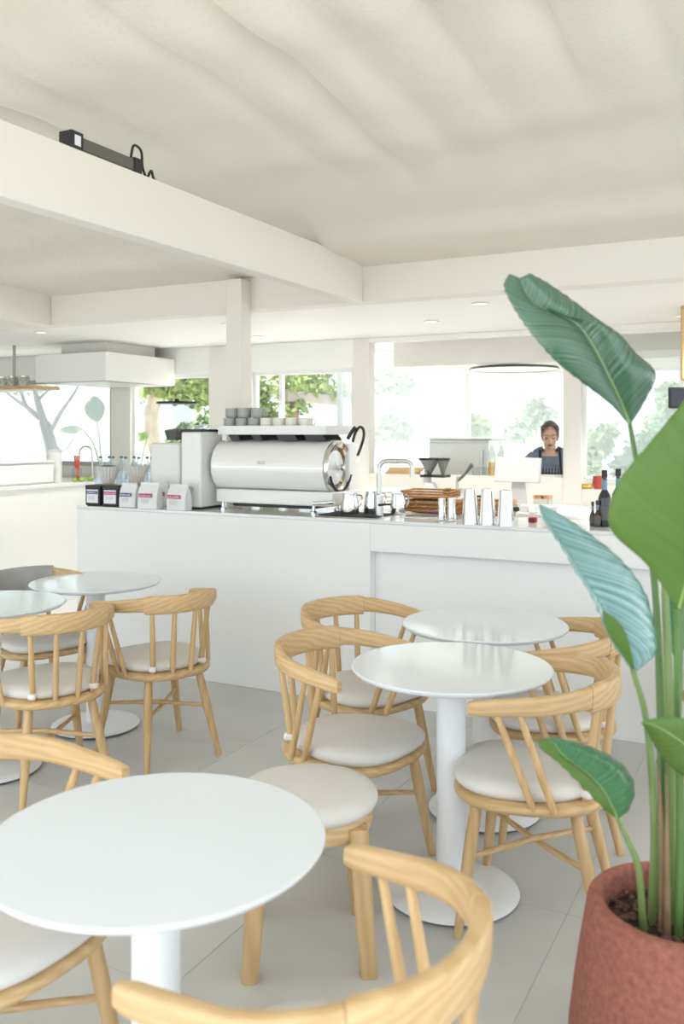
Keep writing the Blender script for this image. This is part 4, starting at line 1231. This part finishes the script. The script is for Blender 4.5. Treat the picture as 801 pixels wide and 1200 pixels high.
# ------------------------------------------------------------------ woman behind the pass-through
skin = mat('skin', (.70, .44, .33), .5, sss=.15)
hair_m = mat('hair', (.075, .055, .045), .45, bump=.5, bscale=160)
shirt_m = mat('shirt_blue', (.20, .23, .31), .85, bump=.15, bscale=200, var=.12, vscale=14)
apron_m = mat('apron_black', (.02, .02, .025), .8)
trouser_m = mat('trousers', (.05, .05, .06), .85)
shoe_m = mat('shoe', (.6, .6, .6), .6)
def ell(m, c, r, n=20, rot=None):
    vs_, fs = [], []
    rows = n // 2
    for i in range(rows + 1):
        th = PI * i / rows
        for k in range(n):
            ph = 2 * PI * k / n
            p = Vector((r[0] * math.sin(th) * math.cos(ph), r[1] * math.sin(th) * math.sin(ph), r[2] * math.cos(th)))
            if rot is not None: p = rot @ p
            vs_.append(Vector(c) + p)
    for i in range(rows):
        for k in range(n):
            fs.append((i * n + k, i * n + (k + 1) % n, (i + 1) * n + (k + 1) % n, (i + 1) * n + k))
    m.add(vs_, fs)
def remeshed(m, name, mt_, parent, vox, smooth=6):
    me = bpy.data.meshes.new(name); me.from_pydata([tuple(p) for p in m.v], [], m.f)
    o = bpy.data.objects.new(name, me); COL.objects.link(o)
    r = o.modifiers.new('r', 'REMESH'); r.mode = 'VOXEL'; r.voxel_size = vox
    s = o.modifiers.new('s', 'SMOOTH'); s.iterations = smooth; s.factor = .5
    dg = bpy.context.evaluated_depsgraph_get()
    me2 = bpy.data.meshes.new_from_object(o.evaluated_get(dg))
    bpy.data.objects.remove(o)
    for p in me2.polygons: p.use_smooth = True
    me2.materials.clear(); me2.materials.append(mt_)
    o2 = bpy.data.objects.new(name, me2); COL.objects.link(o2); o2.parent = parent
    return o2
wq = ony(644, 520, 8.0)
# local frame: faces -Y, x to her left is +X
wm = thing('person', 'woman with tied back dark hair in a blue top and dark apron straps looking down', 'person', (wq.x, wq.y, 0), R(14))
b = MB()
tilt = Matrix.Rotation(R(14), 3, 'X')
HC = Vector((0, -.035, 1.545))      # head centre
def hd_(v): return HC + tilt @ Vector(v)
# head: cranium, face, jaw, nose, brow, ears, neck
ell(b, hd_((0, .012, .018)), (.074, .092, .098), 24, tilt)
ell(b, hd_((0, -.030, -.035)), (.060, .058, .082), 24, tilt)
ell(b, hd_((0, -.050, -.092)), (.030, .028, .026), 16, tilt)
ell(b, hd_((0, -.088, -.030)), (.0125, .020, .026), 14, tilt)
ell(b, hd_((0, -.098, -.044)), (.015, .013, .011), 14, tilt)
ell(b, hd_((0, -.076, .022)), (.048, .016, .013), 16, tilt)
ell(b, hd_((0, -.079, -.070)), (.021, .012, .008), 14, tilt)
for sg in (-1, 1):
    ell(b, hd_((sg * .072, .012, -.012)), (.010, .018, .030), 12, tilt)
    ell(b, hd_((sg * .034, -.062, -.035)), (.022, .020, .022), 12, tilt)
b.tube([(0, .015, 1.30), (0, .01, 1.42), (0, -.012, 1.49)], [.060, .052, .050], 16)
# torso, hips, legs, feet
for z, rx, ry in ((1.30, .155, .075), (1.22, .165, .095), (1.12, .150, .100), (1.02, .130, .090), (.93, .150, .100), (.86, .165, .110)):
    ell(b, (0, .02, z), (rx, ry, .11), 20)
for sg in (-1, 1):
    b.tube([(sg * .09, .02, .86), (sg * .10, .01, .50), (sg * .105, .03, .09), (sg * .105, .03, .05)], [.085, .058, .04, .038], 14)
    ell(b, (sg * .105, -.02, .035), (.042, .115, .034), 16)
    # arms: her right arm bent forwards to the work, her left arm down to the counter
    if sg < 0:
        b.tube([(-.165, .02, 1.345), (-.205, .01, 1.24), (-.235, -.02, 1.09)], [.052, .045, .038], 14)
        b.tube([(-.235, -.02, 1.09), (-.21, -.09, 1.03), (-.15, -.16, 1.00)], [.038, .032, .024], 14)
        hb, hx = Vector((-.15, -.16, 1.00)), 1
    else:
        b.tube([(.165, .02, 1.345), (.205, .01, 1.24), (.225, -.02, 1.09)], [.052, .045, .038], 14)
        b.tube([(.225, -.02, 1.09), (.20, -.09, 1.03), (.13, -.16, 1.00)], [.038, .032, .024], 14)
        hb, hx = Vector((.13, -.16, 1.00)), -1
    ell(b, hb + Vector((hx * .02, -.035, .0)), (.034, .045, .014), 14)
    for k, ln in enumerate((.066, .074, .070, .056)):
        bx0 = hb + Vector((hx * .02 - hx * .026 + hx * .0175 * k, -.070, .002))
        b.tube([bx0, bx0 + Vector((0, -ln * .5, -.006)), bx0 + Vector((0, -ln, -.028))], [.0088, .0082, .007], 8)
    th0 = hb + Vector((hx * .05, -.03, 0))
    b.tube([th0, th0 + Vector((hx * .02, -.03, -.006)), th0 + Vector((hx * .018, -.055, -.016))], [.011, .010, .008], 8)
body = remeshed(b, 'body', skin, wm, .0055, 5)
# eyes, brows, lips
for sg in (-1, 1):
    m = MB(); ell(m, hd_((sg * .031, -.074, -.006)), (.015, .010, .006), 14, tilt); m.build('eye', mat('eye_lid', (.52, .31, .23), .5), wm)
    m = MB(); m.tube([hd_((sg * .016, -.0865, -.009)), hd_((sg * .031, -.0865, -.0125)), hd_((sg * .046, -.077, -.009))], .0022, 6); m.build('eyelash', hair_m, wm)
    m = MB(); m.tube([hd_((sg * .014, -.092, .020)), hd_((sg * .031, -.092, .026)), hd_((sg * .050, -.078, .019))], [.0022, .0026, .0015], 6); m.build('eyebrow', hair_m, wm)
m = MB(); ell(m, hd_((0, -.086, -.067)), (.021, .008, .005), 14, tilt); ell(m, hd_((0, -.085, -.075)), (.017, .008, .006), 14, tilt)
m.build('lips', mat('lips', (.42, .14, .12), .4), wm)
# hair: cap swept back with a parting and a bun behind
m = MB()
ell(m, hd_((0, .022, .030)), (.083, .098, .100), 24, tilt)
ell(m, hd_((-.040, -.03, .070)), (.045, .055, .038), 18, tilt)
ell(m, hd_((.040, -.03, .070)), (.045, .055, .038), 18, tilt)
for sg in (-1, 1):
    ell(m, hd_((sg * .062, .0, .030)), (.020, .058, .050), 16, tilt)
    ell(m, hd_((sg * .062, .045, -.020)), (.018, .035, .045), 16, tilt)
ell(m, hd_((0, .115, .0)), (.045, .04, .042), 18, tilt)
hr = remeshed(m, 'hair', hair_m, wm, .006, 4)
# carve the face free: drop hair vertices in front of the face
bm = bmesh.new(); bm.from_mesh(hr.data)
inv = tilt.inverted()
kill = []
for v in bm.verts:
    q = inv @ (v.co - HC)
    if q.y < -.028 and q.z < .092 - 9 * q.x * q.x and abs(q.x) < .072: kill.append(v)
bmesh.ops.delete(bm, geom=kill, context='VERTS'); bm.to_mesh(hr.data); bm.free()
# blue top
m = MB()
for z, rx, ry in ((1.325, .130, .072), (1.30, .160, .082), (1.22, .174, .104), (1.12, .160, .110), (1.02, .142, .102), (.93, .162, .112), (.88, .172, .12)):
    ell(m, (0, .02, z), (rx, ry, .10), 20)
for sg in (-1, 1):
    m.tube([(sg * .13, .02, 1.365), (sg * .19, .018, 1.30), (sg * .218, .008, 1.20), (sg * .228, .0, 1.15)], [.055, .062, .060, .060], 14)
    m.tube([(sg * .05, .03, 1.405), (sg * .13, .02, 1.37)], [.05, .05], 12)
tp_ = remeshed(m, 'blue_top', shirt_m, wm, .008, 5)
bm = bmesh.new(); bm.from_mesh(tp_.data)
kill = [v for v in bm.verts if (v.co.x / .062) ** 2 + ((v.co.y + .02) / .075) ** 2 < 1 and v.co.z > 1.36]
bmesh.ops.delete(bm, geom=kill, context='VERTS'); bm.to_mesh(tp_.data); bm.free()
# trousers and shoes
m = MB(); ell(m, (0, .02, .86), (.172, .118, .11), 20)
for sg in (-1, 1): m.tube([(sg * .09, .02, .86), (sg * .10, .01, .50), (sg * .105, .03, .10)], [.095, .072, .056], 14)
remeshed(m, 'trousers', trouser_m, wm, .012, 4)
for sg in (-1, 1):
    m = MB(); ell(m, (sg * .105, -.02, .042), (.05, .125, .042), 18); m.build('shoe', shoe_m, wm)
# apron bib with straps
for sg in (-1, 1):
    MB().tube(cr([(sg * .075, .06, 1.43), (sg * .085, .0, 1.43), (sg * .088, -.055, 1.37), (sg * .092, -.085, 1.28), (sg * .10, -.098, 1.20), (sg * .105, -.10, 1.12)], 16), .009, 8, flat=.4).build('apron_strap', apron_m, wm)
rings = []
for z, w, y in ((1.16, .11, -.108), (1.10, .12, -.112), (1.0, .15, -.112), (.90, .17, -.118), (.70, .18, -.115), (.45, .19, -.11)):
    rings.append([(-w, y + .05, z), (-w * .6, y + .008, z), (0, y, z), (w * .6, y + .008, z), (w, y + .05, z), (w, y + .056, z), (w * .6, y + .014, z), (0, y + .006, z), (-w * .6, y + .014, z), (-w, y + .056, z)])
MB().loft(rings).build('apron', apron_m, wm)

# ------------------------------------------------------------------ garden outside
terrace = mat('terrace_stone', (.20, .205, .21), .9, var=.05, vscale=2)
pav = mat('pale_paving', (.72, .70, .66), .9, var=.05, vscale=2)
struct(MB().bx(-40, 40, 10.81, 60, -.2, -.05).build('ground_garden', pav))
struct(MB().bx(-40, -9.21, -8, 7.64, -.2, -.05).build('ground_garden', pav))
struct(MB().bx(-40, -4.01, 7.65, 10.8, -.2, -.05).build('ground_garden', pav))
struct(MB().bx(-9.2, 40, -30, -1.61, -.2, -.05).build('ground_terrace', terrace))
struct(MB().bx(3.61, 40, -1.6, 10.8, -.2, -.05).build('ground_terrace', terrace))
gw = MB().bx(-17, -8.6, 11.6, 11.8, -.05, 2.6).build('garden_wall', mat('wall_pale_blue', (.55, .62, .63), .9, var=.05, vscale=1.2))
tag(gw, 'pale blue grey garden wall outside the far left window', 'wall')

leafm = [mat('foliage_green', (.10, .17, .05), .6, var=.4, vscale=3), mat('foliage_light', (.20, .27, .07), .6, var=.4, vscale=3), mat('foliage_washed_out', (.30, .36, .24), .7, var=.3, vscale=3)]  # palest green puts the overexposed wash of far trees into the leaf colour
barkp = mat('bark_pale', (.42, .36, .29), .9, bump=.5, bscale=20, var=.2, vscale=6)
barkg = mat('bark_grey', (.24, .25, .25), .9, bump=.5, bscale=20, var=.2, vscale=6)
def foliage(blobs, n, size, m, parent, seed=1, name='foliage'):
    rnd = random.Random(seed); b = MB()
    V, F = [], []
    tot = sum(r[0] * r[1] * r[2] for c, r in blobs)
    for c, r in blobs:
        for _ in range(int(n * r[0] * r[1] * r[2] / tot)):
            while True:
                q = Vector((rnd.uniform(-1, 1), rnd.uniform(-1, 1), rnd.uniform(-1, 1)))
                if .25 < q.length < 1: break
            p = Vector((c[0] + q.x * r[0], c[1] + q.y * r[1], c[2] + q.z * r[2]))
            d = Vector((rnd.gauss(0, 1), rnd.gauss(0, 1), rnd.gauss(-.3, .6))).normalized()
            s_ = d.cross(Vector((rnd.gauss(0, 1), rnd.gauss(0, 1), rnd.gauss(0, 1)))).normalized()
            l = size * rnd.uniform(.6, 1.3); w = l * .28
            up = d.cross(s_) * w * .5
            k = len(V)
            V += [p, p + d * l * .45 + s_ * w + up, p + d * l, p + d * l * .45 - s_ * w + up]
            F += [(k, k + 1, k + 2), (k, k + 2, k + 3)]
    b.v = V; b.f = F
    o = b.build(name, m, parent, recalc=False); o['kind'] = 'stuff'
    return o
def tree(label_, base, trunk, branches, blobs, n, size, m, bark, seed, cat='tree', name='tree'):
    t = thing(name, label_, cat, base)
    bb = Vector(base)
    tr = MB().tube(cr([Vector(p) - bb for p, r in trunk], 14), [trunk[0][1] + (trunk[-1][1] - trunk[0][1]) * i / 13 for i in range(14)], 10).build('trunk', bark, t)
    for pts, r in branches:
        P = cr([Vector(p) - bb for p in pts], 10)
        MB().tube(P, [r * (1 - .75 * i / 9) for i in range(10)], 7).build('branch', bark, t)
    if blobs:
        foliage([(Vector(c) - bb, r) for c, r in blobs], n, size, m, t, seed)
    return t
def g0(px, t): 
    q = at(px, 508, t); return Vector((q.x, q.y, -.05))
# bare grey tree at the far left window
T_ = 11.2
tree('grey branching tree outside the far left window', g0(62, T_), [(g0(62, T_), .10), (at(62, 560, T_), .09), (at(60, 525, T_), .085), (at(52, 495, T_), .07)],
     [([at(52, 497, T_), at(44, 470, T_), at(40, 452, T_), at(34, 420, T_)], .055), ([at(46, 490, T_), at(30, 476, T_), at(18, 468, T_), at(-6, 448, T_)], .04), ([at(58, 508, T_), at(72, 482, T_ - .2), at(86, 462, T_ - .3), at(100, 436, T_ - .4)], .035), ([at(30, 476, T_), at(22, 455, T_), at(10, 440, T_)], .028), ([at(44, 470, T_), at(56, 458, T_), at(70, 450, T_)], .025), ([at(62, 520, T_), at(76, 528, T_ - .3), at(90, 505, T_ - .4)], .018)],
     [(at(25, 447, T_), (.5, .5, .16)), (at(70, 440, T_), (.4, .4, .12))], 260, .09, leafm[2], barkg, 4)
def strelitzia(label_, T_, leaves, m):
    base = g0(leaves[0][0][0][0], T_)
    t = thing('garden_plant', label_, 'plant', base)
    for stem, (tipx, tipy), w in leaves:
        P = [at(px, py, T_) - base for px, py in stem]
        MB().tube(cr([Vector((P[0].x, P[0].y, 0))] + P, 14), [.016 - .008 * i / 13 for i in range(14)], 7).build('stem', stem_l, t)
        b0 = stem[-1]
        n = 7; st_ = []
        for i in range(n):
            u = i / (n - 1)
            mx, my = b0[0] + (tipx - b0[0]) * u, b0[1] + (tipy - b0[1]) * u
            dx, dy = tipx - b0[0], tipy - b0[1]; ln = math.hypot(dx, dy)
            ww = w * math.sin(PI * (u * .92 + .04)) ** .7
            st_.append(((mx, my, T_), (mx - dy / ln * ww, my + dx / ln * ww, T_ - .06), (mx + dy / ln * ww, my - dx / ln * ww, T_ + .06)))
        leaf(t, st_, m, N=16, M=3)
    return t
leaf_out = leaf_mat('leaf_garden', (.22, .30, .28), (.32, .42, .40), veins=14, rough=.5)
leaf_outg = leaf_mat('leaf_garden_green', (.20, .30, .12), (.30, .40, .16), veins=14, rough=.5)
strelitzia('grey green banana-leaf plant outside the far left window', 10.8, [(([119, 560], [117, 520], [114, 494]), (108, 464), 12), (([118, 565], [110, 522], [96, 503]), (70, 504), 5)], leaf_out)
strelitzia('leafy plant outside beside the crooked pale tree', 11.0, [(([157, 560], [158, 500], [159, 470]), (166, 452), 7), (([158, 560], [160, 535], [156, 520]), (162, 505), 7), (([165, 560], [168, 530], [172, 515]), (164, 508), 7)], leaf_outg)
# crooked pale tree in the second window
T_ = 12.0
tree('crooked pale trunked tree with green crown outside the second window', g0(184, T_), [(g0(184, T_), .14), (at(184, 545, T_), .13), (at(176, 505, T_), .12), (at(178, 478, T_), .11), (at(186, 440, T_), .09)],
     [([at(178, 480, T_), at(190, 460, T_), at(205, 440, T_), at(225, 425, T_)], .07), ([at(180, 460, T_), at(168, 445, T_), at(160, 425, T_)], .05)],
     [(at(205, 446, T_), (.55, .5, .25)), (at(175, 440, T_), (.4, .4, .22)), (at(235, 452, T_ + .5), (.45, .5, .35)), (at(225, 425, T_), (.7, .6, .4)), (at(170, 466, T_ + .6), (.18, .2, .12))], 2200, .13, leafm[1], barkp, 5)
def bush(label_, px, T_, blobs, n, size, m, seed, bark=barkp):
    base = g0(px, T_)
    zs = [at(c[0], c[1], T_).z for c in blobs]
    tree(label_, base, [(base, .06), (at(px + 2, 560, T_), .05), (at(px, blobs[0][1], T_), .03)], [([at(px, 545, T_), at(px + 8, 520, T_), at(px + 14, 505, T_)], .025), ([at(px, 540, T_), at(px - 7, 518, T_), at(px - 12, 508, T_)], .025)],
         [(at(c[0], c[1], T_), (c[2] * T_ / FPX, c[2] * T_ / FPX, c[3] * T_ / FPX)) for c in blobs], n, size, m, bark, seed, 'tree')
bush('bushy green shrub low in the second window', 222, 13.6, [(222, 508, 16, 14), (205, 525, 12, 14), (236, 530, 14, 18), (245, 490, 10, 10)], 900, .12, leafm[0], 6)
bush('bushy green shrub behind the cups on the machine', 306, 12.5, [(306, 475, 14, 12), (298, 500, 14, 22), (318, 500, 12, 20), (302, 455, 14, 10)], 1300, .12, leafm[1], 7)
# pergola with climbing plant
pa, pb = at(331, 463, 13.0), at(424, 477, 17.0)
pg = thing('pergola', 'weathered brown garden pergola with a post beyond the bar windows', 'pergola', (pa.x, pa.y, -.05))
dv = Vector((pb.x - pa.x, pb.y - pa.y, 0)); ang = math.atan2(dv.y, dv.x)
rotm = Matrix.Rotation(ang, 3, 'Z')
wdk = wood_mat('pergola_wood', (.16, .12, .10), (.30, .24, .20), scale=4)
MB().box(Vector((dv.x / 2, dv.y / 2, pa.z + .05)), (dv.length, .16, .17), rotm).build('beam', wdk, pg)
for u in (.10, .95):
    MB().bx(dv.x * u - .07, dv.x * u + .07, dv.y * u - .07, dv.y * u + .07, 0, pa.z - .036).build('post', mat('post_red', (.20, .085, .075), .8), pg)
for u in (.3, .5, .7, .9):
    MB().box(Vector((dv.x * u, dv.y * u, pa.z + .16)) + rotm @ Vector((0, .6, 0)), (.08, 1.4, .10), rotm).build('rafter', wdk, pg)
foliage([((dv.x * u, dv.y * u, pa.z + h_), (.35, .35, s_)) for u, h_, s_ in ((.05, .25, .18), (.22, .42, .30), (.38, .38, .25), (.55, .22, .15), (.1, -.1, .1))], 900, .14, leafm[1], pg, 9, 'climbing_plant')
# pale trees and a building far behind the pass-through
bush('pale tree with spreading crown behind the left kitchen window', 462, 20, [(462, 448, 24, 10), (445, 452, 14, 7), (480, 452, 12, 8)], 1300, .2, leafm[2], 10, barkg)
bush('low pale bush behind the left kitchen window', 460, 18, [(460, 490, 20, 12), (450, 510, 18, 12), (475, 505, 12, 12)], 500, .16, leafm[2], 11)
bush('light green shrub behind the steel cabinet', 545, 16, [(545, 498, 12, 14), (560, 500, 14, 12), (535, 488, 6, 6)], 900, .14, leafm[1], 12)
bush('light green tree left of the woman', 628, 16, [(628, 480, 12, 14), (618, 492, 12, 8), (640, 486, 10, 8), (605, 508, 14, 9)], 1100, .15, leafm[2], 13)
bush('leafy shrub outside right of the window post', 700, 14, [(700, 520, 14, 16), (692, 540, 12, 14), (712, 505, 10, 8)], 1000, .14, leafm[1], 14)
bush('dense shrub outside under the big leaf', 755, 14, [(755, 530, 18, 22), (735, 545, 18, 14), (778, 520, 16, 26)], 1500, .14, leafm[0], 15)
bush('tall yellow green tree outside at the right edge', 785, 15, [(785, 470, 16, 24), (770, 500, 14, 18), (800, 490, 14, 22)], 1300, .15, leafm[1], 16)
bt = ony(605, 508, 34)
bd = thing('apartment_building', 'pale building with a grid of windows far beyond the kitchen', 'building', (bt.x, 34, -.05))
MB().bx(-1.25, 1.25, 0, 2, 0, 3.9).build('wall', mat('facade_pale', (.62, .62, .60), .9), bd)
MB().bx(-1.35, 1.35, -.1, 2.1, 3.9, 4.0).build('roof', mat('roof_grey', (.45, .44, .43), .9), bd)
wing = mat('far_window', (.22, .25, .28), .3)
for i in range(4):
    for j in range(3):
        x = -.95 + i * .63; z = 2.05 + j * .6
        w_ = MB().bx(x - .2, x + .2, -.03, -.002, z, z + .42).build('window', frame_white, bd)
        MB().bx(x - .16, x + .16, -.045, -.031, z + .04, z + .38).build('pane', wing, w_)
for j in range(3):
    MB().bx(-1.25, 1.25, -.16, -.046, 1.95 + j * .6, 1.98 + j * .6).build('balcony_slab', frame_white, bd)
